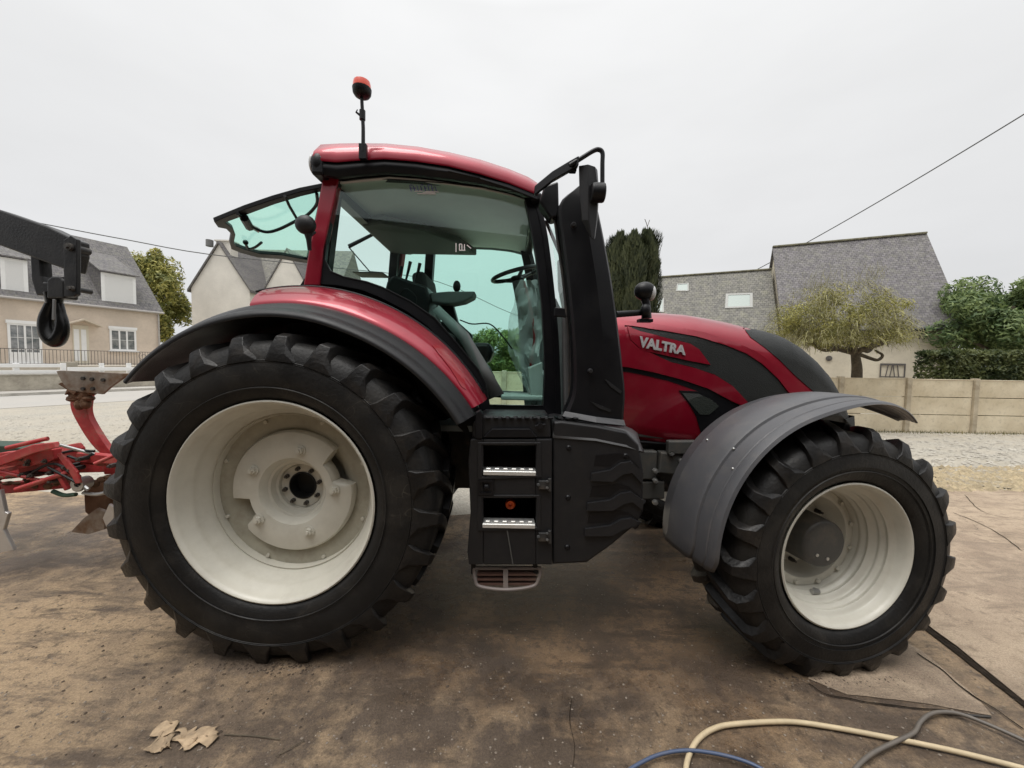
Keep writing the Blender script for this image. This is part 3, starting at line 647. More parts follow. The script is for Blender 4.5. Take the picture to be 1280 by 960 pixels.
# roof
st = [(391, 190, 196, 214), (396, 182, 200, 219), (420, 180, 202, 222), (445, 180, 200, 219), (480, 181, 198, 216), (520, 185, 201, 219), (560, 192, 207, 224), (600, 201, 217, 230), (635, 212, 228, 238), (660, 222, 238, 246), (672, 230, 243, 250)]
rowsR, rowsB, rowsI = [], [], []
def rY(px): return 2.44 + .19 * ((px - 391) / 281.0) ** 1.3
for i, (px, yt, yr, yb) in enumerate(st):
    Y = rY(px); zt = P(px, yt, Y + .12).z; zr = P(px, yr, Y).z; zb_ = P(px, yb, Y + .03).z; X = P(px, yr, Y).x
    hw = YC - Y; k = .25 if i == 0 else (.6 if i == 1 else 1); k = 1
    zt2 = zt + .018 if 0 < i < len(st) - 1 else zt - .03
    def sec(l): return [Vector((X, YC + s * y, z)) for y, z, s in l]
    half = [(hw, zr - .004), (hw + .003, zr + .006), (hw - .01, zr + (zt - zr) * .42), (hw - .05, zr + (zt - zr) * .80), (hw - .12, zt), (hw - .35, zt2), (0, zt2 + .012)]
    rowsR.append([Vector((X, YC - y, z)) for y, z in half] + [Vector((X, YC + y, z)) for y, z in half[-2::-1]])
    hb = [(hw - .09, zb_ + .02), (hw - .045, zb_ - .004), (hw - .02, zb_), (hw - .006, zb_ + .03), (hw - .003, zr - .03), (hw - .012, zr - .012), (hw - .012, zr + .0)]
    rowsB.append(([Vector((X, YC - y, z)) for y, z in hb], [Vector((X, YC + y, z)) for y, z in hb])); rowsI.append((X, hw, zb_))
q = MB(); q.loft(rowsR); q.add(rowsR[0], [tuple(range(len(rowsR[0])))]); q.add(rowsR[-1], [tuple(range(len(rowsR[0])))]); ROOFM = q; q.build('roof', RED, T, smooth=40)
for s in (0, 1):
    q = MB(); q.loft([r[s] for r in rowsB], caps=True); q.build('roof_skirt', BLK, T, smooth=40)
# front and rear closing of the skirt, headliner
x0, hw0, z0 = rowsI[0]; x1, hw1, z1 = rowsI[-1]
q = MB(); q.b2((x0 - .015, YC - hw0 + .0, z0 - .03), (x0 + .06, YC + hw0, z0 + .085)); q.build('rear_roof_end', BLK, T, smooth=0, bevel=.015); q = MB(); q.b2((x1 - .04, YC - hw1 + .02, z1 - .01), (x1 + .03, YC + hw1 - .02, z1 + .05)); q.build('front_roof_end', BLK, T, smooth=0, bevel=.015)
q = MB(); q.loft([[Vector((X, YC - hw + .10, zb_ + .03 - .02)), Vector((X, YC, zb_ + .05)), Vector((X, YC + hw - .10, zb_ + .03 - .02))] for X, hw, zb_ in rowsI[1:]]); q.build('headliner', CREAMLIN, T, smooth=40, solid=-.01)
# roof console (dark wedge at the back of the ceiling)
q = MB()
cz = rowsI[3][2] + .0
wedge = [(-1.24, YC - .15), (-1.05, YC - .22), (-.75, YC - .05), (-.50, YC + .30), (-.38, YC + .66), (-1.24, YC + .66)]
q.prism([Vector((x, y, cz - .005)) for x, y in wedge], (0, 0, -.07)); q.build('roof_console', mat('console_dark', (.05, .055, .05), .7), T, smooth=0, bevel=.015)
q = MB(); q.box(P(523, 284, 3.7), (.05, .03, .05)); q.build('interior_lamp', INTL, T, smooth=0, bevel=.006)
# work lights on the roof
c = P(392, 204, 2.47); q = MB(); q.ball(c + Vector((.03, .02, 0)), (.055, .06, .075), 16, 10); q.build('rear_work_light', BLK, T)
q = MB(); q.ball(c + Vector((-.012, .015, .0)), (.018, .042, .058), 14, 8); q.build('light_lens', mat('lamp_lens', (.5, .5, .5), .2), T)
# beacon on its stalk
b0 = P(454, 196, 2.42); b1 = P(452, 124, 2.42); q = MB()
q.box(P(454, 190, 2.425), (.045, .03, .09)); q.tube([P(454, 190, 2.42), P(454, 160, 2.42), P(452, 119, 2.42)], [.012, .011, .010], 10); q.tube([P(453, 150, 2.42), P(453, 138, 2.42)], .018, 10); q.tube([P(455, 148, 2.42), P(445, 140, 2.41), P(447, 137, 2.41)], [.009, .006, .004], 6)
q.build('beacon_stalk', BLK, T, smooth=40, bevel=.002)
cb = P(452.5, 122, 2.42); q = MB(); q.lathe([(0, .0), (.0, .026), (.010, .044), (.024, .053), (.050, .056), (.054, .05)], c=cb, axis=(0, 0, 1), n=32); bs = q.build('beacon', BLK, T, smooth=45)
q = MB(); q.lathe([(.052, .0), (.052, .053), (.072, .052), (.090, .048), (.096, .036), (.098, 0)], c=cb, axis=(0, 0, 1), n=32); q.build('beacon_lens', mat('orange_lens', (.75, .06, .015), .25, coat=.5), bs, smooth=45)
# opened rear window: hinged at the roof, swung up and back
hinge = Vector((P(408, 228, 2.6).x, 0, P(408, 232, 2.6).z)); low = P(268, 272, 2.62)
wv = Vector((low.x - hinge.x, 0, low.z - hinge.z)); wnrm = Vector((wv.z, 0, -wv.x)).normalized()
def WP(px, py, o=0): return OP(px, py, hinge + wnrm * o, wnrm)
wo = [(405, 228), (375, 234), (340, 244), (305, 256), (266, 272), (271, 279), (281, 281), (288, 288), (286, 300), (288, 307), (300, 312), (322, 318), (350, 320), (385, 326), (392, 300), (400, 262)]
wi = [(401, 234), (375, 240), (342, 250), (310, 262), (280, 273), (284, 276), (290, 281), (293, 289), (291, 299), (294, 303), (304, 307), (324, 313), (352, 315), (383, 321), (388, 298), (396, 262)]
q = MB(); q.ring([WP(*p, .01) for p in wo], [WP(*p, .01) for p in wi], -wnrm * .03); rw = q.build('rear_window_frame', BLK, T, smooth=0, bevel=.004)
q = MB(); q.prism([WP((a[0] + b[0]) / 2, (a[1] + b[1]) / 2) for a, b in zip(wo, wi)], -wnrm * .005); q.build('rear_window_pane', TEAL2, rw, smooth=0)
q = MB(); q.tube(cr([WP(396, 242, -.03), WP(396, 255, -.04), WP(385, 268, -.05), WP(372, 275, -.05), WP(350, 286, -.05), WP(334, 290, -.05), WP(320, 286, -.04), WP(309, 278, -.03), WP(297, 267, -.03)], 5), .011, 8); q.tube([WP(356, 245, -.02), WP(362, 258, -.03), WP(372, 275, -.04)], .010, 8); q.tube([WP(305, 272, -.03), WP(312, 284, -.03)], .028, 8); q.build('rear_wiper', BLK, rw)
q = MB(); q.tube(cr([WP(307, 305, -.02), WP(311, 311, -.03), WP(319, 309, -.05), WP(327, 303, -.05)], 4), .010, 8); q.ball(WP(307, 303, -.02), .02, 8, 6); q.build('window_latch', BLK, rw)
q = MB(); q.box(WP(316, 284, .02), (.09, .07, .02), (0, .4, .6)); q.build('washer_nozzle', mat('pale_pink_plastic', (.5, .35, .36), .5), rw, smooth=0, bevel=.004)
# ball-shaped lamp on the rear pillar
q = MB(); c = P(382, 281, 2.40); q.ball(c, (.062, .045, .058), 18, 12); q.tube([c + Vector((.01, 0, -.02)), P(386, 300, 2.42), P(387, 313, 2.43)], [.03, .016, .012], 8); q.tube([P(387, 296, 2.42), P(394, 290, 2.45)], .008, 6); q.build('side_lamp', DARK, T)
# door handle bar, sill details
# ---- interior
q = MB(); q.loft([[P(540, 388, 2.62), P(549, 382, 2.62)], [P(574, 425, 2.62), P(585, 416, 2.62)], [P(597, 464, 2.62), P(609, 456, 2.62)], [P(610, 500, 2.62), P(630, 492, 2.62)]]); q.build('inner_fender_panel', INT, T, smooth=60, solid=.03)
q = MB(); q.b2((-1.28, 2.62, 1.62), (-.45, 4.05, 1.95)); q.b2((-1.3, 2.60, 1.92), (-.85, 4.06, 2.06)); q.build('rear_bulkhead', mat('bulkhead_dark', (.03, .03, .03), .8), T, smooth=0, bevel=.02)
q = MB(); q.b2((-.95, 2.62, 1.26), (.36, 4.04, 1.30)); q.build('cab_floor', mat('floor_mat', (.30, .33, .32), .5, rv=.1), T, smooth=0)
q = MB(); q.tube([P(452, 268, 3.5), P(470, 291, 3.5), P(436, 308, 3.5)], .018, 8); q.build('rear_window_arm', BLK, T)
q = MB(); q.tube([P(436, 309, 3.5), P(466, 344, 3.5)], .006, 6); q.build('gas_strut', BLK, T)
q = MB(); q.b2(P(452, 346, 3.4), P(478, 341, 3.2)); q.build('rear_controls', BLK, T, smooth=0, bevel=.01)
q = MB(); q.tube(cr([P(655, 352, 3.1), P(662, 380, 3.0), P(668, 420, 3.0), P(664, 450, 3.0), P(662, 492, 3.0)], 4), .010, 7); q.build('red_cable', mat('red_rubber', (.25, .03, .03), .5), T)
q = MB(); q.b2(P(626, 500, 2.8), P(676, 491, 3.1)); q.build('door_sill_tray', INTL, T, smooth=0, bevel=.01)
# seat
sx, sy = -.62, YC + .08
q = MB(); q.b2((sx - .05, sy - .25, 1.78), (sx + .45, sy + .25, 1.90)); q.build('seat_cushion', SEATM, T, bevel=.045, seg=3)
q = MB(); q.box((sx - .12, sy, 2.17), (.12, .46, .62), (0, -.16, 0)); q.build('seat_backrest', SEATM, T, bevel=.045, seg=3)
q = MB(); q.b2((sx + .02, sy - .18, 1.30), (sx + .36, sy + .18, 1.78)); q.build('seat_base', BLK, T, bevel=.03)
# right hand console with levers, cloth and cables
q = MB(); q.prism([P(px, py, 2.86) for px, py in [(478, 372), (483, 352), (492, 343), (505, 348), (533, 357), (537, 372), (535, 398), (520, 402), (492, 390)]], (0, .28, 0)); q.build('side_console', BLK, T, smooth=0, bevel=.02)
for px, h in ((500, 334), (511, 328), (523, 330)):
    q = MB(); q.tube([P(px - 4, 352, 2.98), P(px, h + 8, 2.98), P(px + 2, h - 1, 2.98)], [.008, .012, .014], 8); q.build('lever', BLK, T)
q = MB(); q.prism([P(px, py, 2.93) for px, py in [(537, 366), (560, 364), (594, 364), (592, 371), (580, 377), (565, 380), (540, 378)]], (0, .16, 0)); q.build('armrest', INT, T, smooth=0, bevel=.012)
q = MB(); q.ball(P(571, 358, 2.99), (.03, .03, .045), 12, 8); q.build('joystick', BLK, T)
q = MB(); q.prism([P(px, py, 3.05) for px, py in [(548, 378), (566, 380), (572, 402), (590, 418), (590, 440), (566, 430), (552, 402)]], (0, .10, 0)); q.build('armrest_bracket', BLK, T, smooth=0, bevel=.015)
q = MB(); q.prism([P(px, py, 2.95) for px, py in [(588, 428), (612, 428), (616, 440), (612, 452), (602, 456), (592, 448)]], (0, .3, 0)); q.build('seat_side_pod', BLK, T, smooth=0, bevel=.03)
q = MB(); q.tube(cr([P(575, 400, 2.9), P(590, 405, 2.85), P(612, 405, 2.85), (P(628, 420, 2.85)), P(640, 436, 2.9)], 5), .005, 6); q.tube(cr([P(500, 368, 2.78), P(508, 361, 2.74), P(520, 372, 2.74), P(517, 390, 2.74), P(516, 402, 2.73), P(528, 409, 2.72), P(546, 405, 2.75)], 5), .004, 6); q.build('cable', BLK, T)
# steering column and wheel
sc_ = P(645, 343, 3.3); ax = Vector((-.28, -.05, 1)).normalized(); u = ax.orthogonal().normalized(); v_ = ax.cross(u)
q = MB(); q.tube([sc_ + (u * math.cos(t) + v_ * math.sin(t)) * .205 for t in [2 * math.pi * i / 40 for i in range(40)]], .017, 8, closed=True)
for a in (0, 2.1, 4.2): q.tube([sc_ - ax * .05, sc_ + (u * math.cos(a) + v_ * math.sin(a)) * .2], [.022, .012], 8)
q.ball(sc_ - ax * .04, (.06, .06, .03), 12, 8); q.build('steering_wheel', BLK, T)
q = MB(); q.tube([sc_ - ax * .05, sc_ - ax * .3 + Vector((.02, 0, 0)), Vector((sc_.x + .12, 3.3, 1.75)), Vector((sc_.x + .16, 3.3, 1.3))], [.05, .085, .07, .06], 12); q.box(sc_ - ax * .24 + Vector((.03, 0, 0)), (.12, .2, .2), (0, -.28, 0)); q.build('steering_column', INT, T, bevel=.01)
q = MB(); q.prism([Vector((x, YC - .25, z)) for x, z in ((.18, 1.30), (.42, 1.30), (.42, 2.1), (.33, 2.28), (.20, 2.2), (.16, 1.9))], (0, .5, 0)); q.build('dashboard', INT, T, smooth=0, bevel=.03)
q = MB(); q.prism([P(px, py, 2.82) for px, py in [(660, 460), (678, 452), (679, 498), (664, 498)]], (0, .15, 0)); q.build('storage_box', INTL, T, smooth=0, bevel=.01)
# stickers on the side glass
def decal(px0, py0, px1, py1, strokes, mname, colr, o=.006):
    q = MB()
    for (a, b, c_, d) in strokes:
        A = CP(px0 + (px1 - px0) * a, py0 + (py1 - py0) * b, o); B = CP(px0 + (px1 - px0) * c_, py0 + (py1 - py0) * d, o); q.bar(A, B, .006, .0015, pn)
    q.build('window_sticker', mat(mname, colr, .5), T, smooth=0)
rs = random.Random(3)
decal(512, 230, 548, 240, [(x / 8, .1 + .2 * rs.random(), x / 8 + .06, .9) for x in range(8)] + [(x / 8 + .02, .1, x / 8 + .10, .15) for x in (0, 3, 5)] + [(x / 8, .55, x / 8 + .09, .5) for x in (0, 1, 4, 6)], 'purple_ink', (.16, .15, .42))
decal(518, 238, 552, 243, [(0, .2, .3, .2), (.1, .8, .8, .9), (.4, .3, .9, .4), (.3, .5, .75, .55)], 'pale_ink', (.8, .72, .72))
decal(569, 304, 590, 315, [(.05, 0, .05, 1), (.25, .1, .25, .8), (.4, .1, .4, .8), (.25, .1, .4, .1), (.55, .1, .55, .8), (.25, .8, .6, .8), (.7, .2, .95, .6)], 'pale_ink', (.8, .72, .72))

# ---- hood
hs = [ # px, top silhouette y, half width, bottom px y
    (752, 389, .43, 545), (775, 389, .44, 548), (800, 390, .445, 552), (825, 391, .445, 556), (850, 393, .445, 560), (875, 397, .445, 562), (900, 402, .44, 562), (924, 408, .435, 562), (945, 412, .425, 560), (965, 418, .41, 556), (985, 429, .39, 552), (1002, 442, .365, 548), (1020, 460, .335, 545), (1032, 477, .31, 542), (1040, 492, .29, 540), (1046, 512, .27, 538)]
rows = []; HS = []
for px, yt, hw, yb in hs:
    top = P(px, yt, YC - .10); X = top.x; zt = top.z; zs = zt - .30; sz = P(px, yb, YC - hw).z; ys = hw
    row = [Vector((X, YC - hw + .05, sz)), Vector((X, YC - hw + .012, sz + .06))]
    # side with a bulged feature line
    for k in range(5): row.append(Vector((X, YC - hw - .012 * math.sin(math.pi * k / 4), sz + .12 + (zs - sz - .12) * k / 4)))
    for k in range(1, 9):
        t = math.pi / 2 * k / 8; row.append(Vector((X, YC - hw * (math.cos(t) ** .80 if k < 8 else 0), zs + (zt - zs) * math.sin(t) ** .85)))
    row += [Vector((p.x, 2 * YC - p.y, p.z)) for p in row[-2::-1]]
    rows.append(row); HS.append((X, zt, hw, sz))
q = MB(); q.loft(rows); q.add(rows[-1], [tuple(range(len(rows[-1])))]); q.add(rows[0], [tuple(range(len(rows[0])))]); HOOD = q
xn, xm = HS[7][0], HS[10][0]; NSP = [(936, 396), (950, 396), (968, 402), (990, 412), (1012, 428), (1034, 450), (1050, 472), (1060, 500), (1060, 530), (1040, 530), (1034, 502), (1024, 488), (1008, 474), (988, 453), (968, 436), (950, 422)]
def isb(c): return inpoly(*proj((c.x, YC - abs(c.y - YC), c.z)), NSP) or (c.x > HS[9][0] and c.z < P(1030, 496, 2.95).z and c.x > xm) or c.x > HS[14][0] - .01
ctr_ = [sum((q.v[i] for i in f), Vector()) / len(f) for f in q.f]
a_ = MB(); a_.v = q.v; a_.f = [f for f, c in zip(q.f, ctr_) if not isb(c)]; hood = a_.clean().build('hood', RED, T, smooth=45, recalc=False)
b_ = MB(); b_.v = q.v; b_.f = [f for f, c in zip(q.f, ctr_) if isb(c)]
hb = HOOD.bvh()
MESH = mat('grille_mesh', (.013, .0145, .014), .5, bump=.5, bs=180, spec=.3)
b_.clean().build('bonnet_nose', MESH, T, smooth=45, recalc=False)
g1 = [(790, 408), (797, 412), (830, 416), (870, 422), (905, 431), (930, 441), (950, 453), (966, 466), (984, 490), (975, 500), (950, 510), (933, 502), (915, 484), (890, 470), (860, 460), (825, 451), (812, 443), (850, 425), (795, 418)]
g1 = [(789, 408), (830, 414), (870, 421), (905, 431), (932, 442), (952, 455), (972, 474), (985, 492), (970, 502), (945, 512), (932, 500), (915, 482), (893, 468), (862, 458), (836, 452), (812, 440), (800, 424), (792, 416)]
drape(g1, hb, .003, .006, 5).build('side_grille', MESH, T, smooth=30)
# narrow red lip under the upper band
drape([(775, 402), (800, 403), (840, 409), (880, 416), (915, 427), (945, 440), (968, 456), (986, 476), (996, 492), (986, 492), (972, 474), (952, 455), (932, 442), (905, 431), (870, 421), (830, 414), (789, 408), (776, 407)], hb, .010, .014, 4).build('hood_trim', RED, T, smooth=30)
# black nose
nsg = drape([(923, 402), (946, 402), (968, 408), (990, 420), (1010, 436), (1030, 458), (1044, 480), (1050, 500), (1050, 520), (1030, 520), (1022, 494), (1010, 484), (994, 470), (974, 450), (955, 434), (938, 422)], hb, .004, .0, 3, cut=True)
nsg.build('nose_grille', MESH, T, smooth=30)
# name plate and lettering
pl = [(784, 409), (800, 415), (850, 427), (862, 430), (873, 437), (887, 456), (860, 451), (825, 443), (802, 438), (788, 425)]
npm = drape(pl, hb, .014, .014, 3); npl = npm.build('name_plate', RED, T, smooth=30)
fc = bpy.data.curves.new('t', 'FONT'); fc.body = 'VALTRA'; fc.size = 1; fc.extrude = .03; fc.shear = 0; fc.offset = .045; fc.space_character = 1.02
fo = bpy.data.objects.new('t', fc); col.objects.link(fo); bpy.context.view_layer.update()
me = bpy.data.meshes.new_from_object(fo.evaluated_get(bpy.context.evaluated_depsgraph_get())); vv = [v.co.copy() for v in me.vertices]; ff = [tuple(p.vertices) for p in me.polygons]
bpy.data.objects.remove(fo); x0_, x1_ = min(v.x for v in vv), max(v.x for v in vv); z0_, z1_ = min(v.y for v in vv), max(v.y for v in vv)
nb = npm.bvh(); q = MB()
for v in vv:
    s, t = (v.x - x0_) / (x1_ - x0_), (v.y - z0_) / (z1_ - z0_)
    px = 797 + s * 58 - 2 * (1 - t) * 0 + 1.5 * t; pyb = 434 + s * 10.5; pyt = 420.5 + s * 12.5
    py = pyb + (pyt - pyb) * t; d = ray(px, py).normalized(); h = hb.ray_cast(CAM, d)
    if h[0] is None: h = hb.find_nearest(P(px, py, 2.9))
    n = h[1] if h[1].dot(d) < 0 else -h[1]; q.v.append(h[0] + n * (.026 if v.z > 0 else .014))
q.f = ff; q.build('lettering', CHROME, npl, smooth=0, recalc=False)
# raised red fin, dark crevice below it, lamp recess
drape([(700, 400), (779, 400), (782, 421), (800, 437), (812, 441), (838, 453), (870, 461), (895, 470), (915, 483), (933, 502), (930, 508), (915, 502), (885, 486), (850, 474), (815, 465), (784, 459), (700, 452)], hb, .014, .018, 4).build('hood_side_fin', RED, T, smooth=30)
drape([(700, 452), (784, 456), (815, 463), (850, 472), (885, 485), (912, 500), (935, 512), (925, 520), (900, 506), (870, 488), (835, 476), (800, 468), (784, 465), (700, 460)], hb, .003, .006, 4).build('hood_seam', BLK, T, smooth=30)
drape([(848, 488), (870, 489), (893, 498), (912, 512), (925, 524), (905, 560), (880, 556), (870, 520), (862, 506)], hb, .006, .008, 4).build('lamp_recess', BLK, T, smooth=30)
drape([(852, 491), (872, 492), (890, 500), (898, 508), (886, 518), (874, 518), (864, 506)], hb, .010, .008, 3).build('lamp_lens', mat('smoked_lens', (.035, .04, .036), .15, coat=1, bump=.4, bs=120), T, smooth=30)
# far side copies of the big panels
for nm, pxs, m_, of in (('side_grille', g1, MESH, .003),):
    drape(pxs, hb, of, .006, 6).mir(YC).build(nm, m_, T, smooth=30)
q = MB(); # panel gap at the back of the hood
q.box((P(770, 470, YC - .45).x - .14, YC, 1.75), (.12, .74, .9)); q.build('firewall', BLK, T, smooth=0)

# ---- chassis, engine and axles
q = MB(); q.b2((-1.6, YC - .30, .72), (.2, YC + .30, 1.25)); q.b2((-.05, YC - .24, .70), (2.25, YC + .24, 1.08)); q.b2((.5, YC - .33, 1.0), (2.3, YC + .33, 1.4)); q.build('chassis', IRON, T, smooth=0, bevel=.03)
q = MB(); q.tube([(RH.x, RH.y + .45, RH.z), (RH.x, RH.y + .62, RH.z), (RH.x, RH.y + .7, RH.z), (RH.x, 2 * YC - RH.y - .7, RH.z), (RH.x, 2 * YC - RH.y - .45, RH.z)], [.09, .13, .2, .2, .09], 20); q.build('rear_axle', IRON, T)
q = MB(); fy = FH.y + .40; q.tube([(FH.x - .05, fy, .72), (FH.x - .05, fy + .18, .72), (FH.x - .03, fy + .3, .70), (FH.x, YC, .70), (FH.x, 2 * YC - fy - .2, .70), (FH.x - .05, 2 * YC - fy, .72)], [.16, .13, .09, .16, .09, .14], 20); q.build('front_axle', IRON, T)
# front linkage block in front, weights
q = MB(); q.b2((2.2, YC - .3, .65), (2.75, YC + .3, 1.1)); q.build('front_carrier', IRON, T, smooth=0, bevel=.03)
# dark engine bits under the hood seen between the tank and the front fender
q = MB()
for (x_, y_, z_, sx_, sy_, sz_) in ((.95, 2.93, .98, .32, .10, .22), (1.22, 2.9, 1.0, .2, .09, .16), (.95, 2.95, 1.22, .5, .08, .06), (1.05, 2.96, 1.30, .4, .06, .04), (1.0, 2.95, .78, .36, .12, .14), (1.28, 2.86, 1.13, .22, .06, .1)): q.box((x_, y_, z_), (sx_, sy_, sz_), (0, random.uniform(-.1, .1), 0))
q.build('engine_bracket', mat('bracket_grey', (.085, .085, .08), .5, metal=.3, dirt=.4), T, smooth=0, bevel=.01)
for (px, py) in ((818, 588), (818, 600), (818, 627), (838, 566), (850, 575)):
    c = P(px, py, 2.86); q = MB(); q.cyl(c, c + Vector((0, -.03, 0)), .02, 6); q.cyl(c + Vector((0, -.03, 0)), c + Vector((0, -.04, 0)), .012, 8); q.build('bolt', STEEL, T, smooth=30)
q = MB()
for k in range(7):
    z = 1.15 + .05 * k; q.tube(cr([(.75, 2.93 + .01 * k, z), (1.0, 2.92, z + .03 * math.sin(k)), (1.3, 2.95, z - .02), (1.6, 2.97, z)], 4), .012 + .004 * (k % 3), 8)
q.build('hose', BLK, T)

# ---- step box on the near side
YS = 2.24
def SP(px, py, o=0): return P(px, py, YS - o)
box = [(588, 549), (690, 548), (690, 705), (640, 706), (586, 706), (584, 690), (588, 640), (585, 575)]
slot1 = [(603, 557), (670, 557), (671, 592), (604, 594)]; slot2 = [(603, 622), (670, 622), (670, 656), (604, 658)]
# face plate made of strips round the two openings
q = MB(); dp = Vector((0, .05, 0))
def strip(pts): q.prism([SP(*p) for p in pts], dp)
strip([(588, 549), (604, 549), (604, 706), (586, 706), (584, 690), (588, 640), (585, 575)]); strip([(670, 549), (690, 549), (690, 706), (670, 706)])
strip([(604.2, 549), (669.8, 549), (669.8, 557), (604.2, 557)]); strip([(604.2, 594), (669.8, 592), (669.8, 623), (604.2, 623)]); strip([(604.2, 658), (669.8, 656), (669.8, 706), (604.2, 706)])
q.build('step_panel', DARK, T, smooth=0, bevel=.006)
q = MB(); q.prism([P(*p, YS + .34) for p in [(590, 546), (690, 546), (690, 680), (590, 680)]], (0, .02, 0)); q.b2((SP(590, 700).x, YS + .055, .62), (SP(690, 700).x, YS + .35, .66)); q.b2((SP(590, 700).x, YS + .055, 1.24), (SP(690, 700).x, YS + .35, 1.27)); q.b2((SP(592, 700).x - .02, YS + .055, .62), (SP(592, 700).x, YS + .35, 1.27)); q.build('step_recess', BLK, T, smooth=0)
for (l, rgt, y0, y1) in ((604, 670, 586, 595), (603, 669, 652, 661)):
    a = SP(l, (y0 + y1) / 2, .008); b_ = SP(rgt, (y0 + y1) / 2, .008); q = MB(); q.b2((a.x, YS - .012, a.z - .016), (b_.x, YS + .085, a.z + .010))
    for k in range(6):
        for j in range(1):
            q.box((a.x + (k + .6) * (b_.x - a.x) / 6.2, YS + .01 + j * .06, a.z + .016), (.028, .02, .014))
    q.build('step_tread', mat('worn_aluminium', (.62, .62, .60), .4, metal=.5, dirt=.2), T, smooth=0, bevel=.003, seg=1)
# frame inset lines, latch, hinges, orange reflector
q = MB(); q.ring([SP(*p, .008) for p in [(597, 553), (676, 553), (677, 597), (597, 600)]], [SP(*p, .008) for p in [(602, 556), (671, 556), (671, 594), (603, 596)]], (0, .02, 0)); q.ring([SP(*p, .008) for p in [(597, 619), (676, 619), (676, 663), (597, 664)]], [SP(*p, .008) for p in [(602, 622), (671, 622), (671, 659), (603, 660)]], (0, .02, 0)); q.build('step_opening_frame', DARK, T, smooth=0, bevel=.004)
q = MB(); q.ring([SP(*p, .012) for p in [(597, 600), (617, 600), (617, 619), (597, 619)]], [SP(*p, .012) for p in [(600, 603), (614, 603), (614, 616), (600, 616)]], (0, .02, 0)); q.ball(SP(608, 609, .01), (.018, .012, .018), 10, 6); q.build('latch', BLK, T, smooth=0)
for y in (606, 671):
    q = MB(); q.box(SP(681, y, .012), (.075, .02, .05)); q.cyl(SP(673, y, .02), SP(673, y, .035), .01, 8); q.cyl(SP(684, y - 4, .02), SP(684, y - 4, .04), .009, 8); q.cyl(SP(684, y + 4, .02), SP(684, y + 4, .04), .009, 8); q.cyl(SP(687, y - 8, .012), SP(687, y + 8, .012), .012, 8); q.build('hinge', IRON, T, smooth=0, bevel=.003)
q = MB(); c = P(638, 630, YS + .12); q.lathe([(0, .0), (0, .010), (-.01, .012), (-.02, .026), (-.006, .032), (.01, .032)], c=c, n=20); q.build('orange_plug', mat('orange_plastic', (.75, .12, .02), .4), T)
q = MB(); q.cyl(SP(634, 663, .004), SP(641, 705, .004), .004, 6); q.build('panel_seam', mat('seam', (.08, .08, .075), .5), T)
# top of the step box: treadplate sill
q = MB(); q.prism([P(px, py, YS + .02) for px, py in [(590, 548), (590, 527), (603, 520), (688, 521), (689, 548)]], (0, .35, 0)); q.build('step_sill', DARK, T, smooth=0, bevel=.012)
q = MB()
for k in range(9): q.box(P(608 + 9.5 * k, 520.5, 2.30 + .02), (.028, .16, .014), (0, 0, .2))
for k in range(3): q.box(P(698 + 9.5 * k, 522, 2.34), (.028, .10, .012), (0, 0, .2))
q.build('sill_grip', BLK, T, smooth=0, bevel=.003, seg=1)
q = MB(); q.prism([SP(px, py, .006) for px, py in [(604, 547), (615, 536), (662, 536), (672, 547)]], (0, .02, 0)); q.build('sill_insert', BLK, T, smooth=0, bevel=.004)
q = MB(); q.prism([SP(px, py, .01) for px, py in [(594, 549), (594, 516), (600, 512), (604, 518), (603, 549)]], (0, .06, 0)); q.build('mud_guard_edge', BLK, T, smooth=0, bevel=.008)
q = MB(); c = P(675, 532, 2.26); q.cyl(c, c + Vector((0, -.03, 0)), .018, 8); q.cyl(c + Vector((-.03, -.02, 0)), c + Vector((.03, -.02, .01)), .008, 8); q.build('sill_latch', BLK, T)
# low fold-down step
q = MB(); zc = P(632, 716, 2.28)
q.tube(cr([P(592, 709, 2.30), P(594, 724, 2.28), P(600, 733, 2.27), P(632, 737, 2.26), P(665, 733, 2.27), P(673, 724, 2.28), P(676, 709, 2.30)], 5), .010, 8)
q.tube([P(592, 710, 2.30), P(676, 710, 2.30)], .012, 8); q.bar(P(632, 710, 2.29), P(632, 737, 2.27), .03, .02, (0, 1, 0))
q.build('lower_step', mat('step_grey', (.20, .17, .16), .5, dirt=.5), T)
q = MB()
for y in (716, 722, 728): q.bar(P(597, y, 2.31), P(670, y, 2.31), .05, .010, (0, 0, 1))
q.build('lower_step_slat', mat('rusty_slat', (.12, .06, .045), .7, dirt=.4), T, smooth=0)
for a_, b_ in ((592, 592), (668, 670)): q = MB(); q.bar(P(a_, 700, 2.31), P(b_, 716, 2.31), .04, .03, (1, 0, 0)); q.build('lower_step_bracket', BLK, T, smooth=0, bevel=.006)

# ---- fuel tank / side box
YT = 2.27
tp = [(690.5, 548), (692, 527), (700, 526), (745, 532), (783, 540), (798, 556), (804, 590), (803, 640), (795, 655), (765, 680), (733, 703), (690.5, 705)]
q = MB(); A = []; 
outl = [P(px, py, YT) for px, py in tp]; ctr = sum(outl, Vector()) / len(outl)
q = MB(); mid_ = [p + Vector((0, .12, 0)) for p in outl]; inr = [ctr + (p - ctr) * .97 + Vector((0, .62, 0)) for p in outl]; fr = [ctr + (p - ctr) * .975 + Vector((0, -.012, 0)) for p in outl]
q.loft([fr, outl, mid_, inr], closed=True, caps=True); TANK = q; q.build('side_tank', DARK, T, smooth=30, bevel=.006)
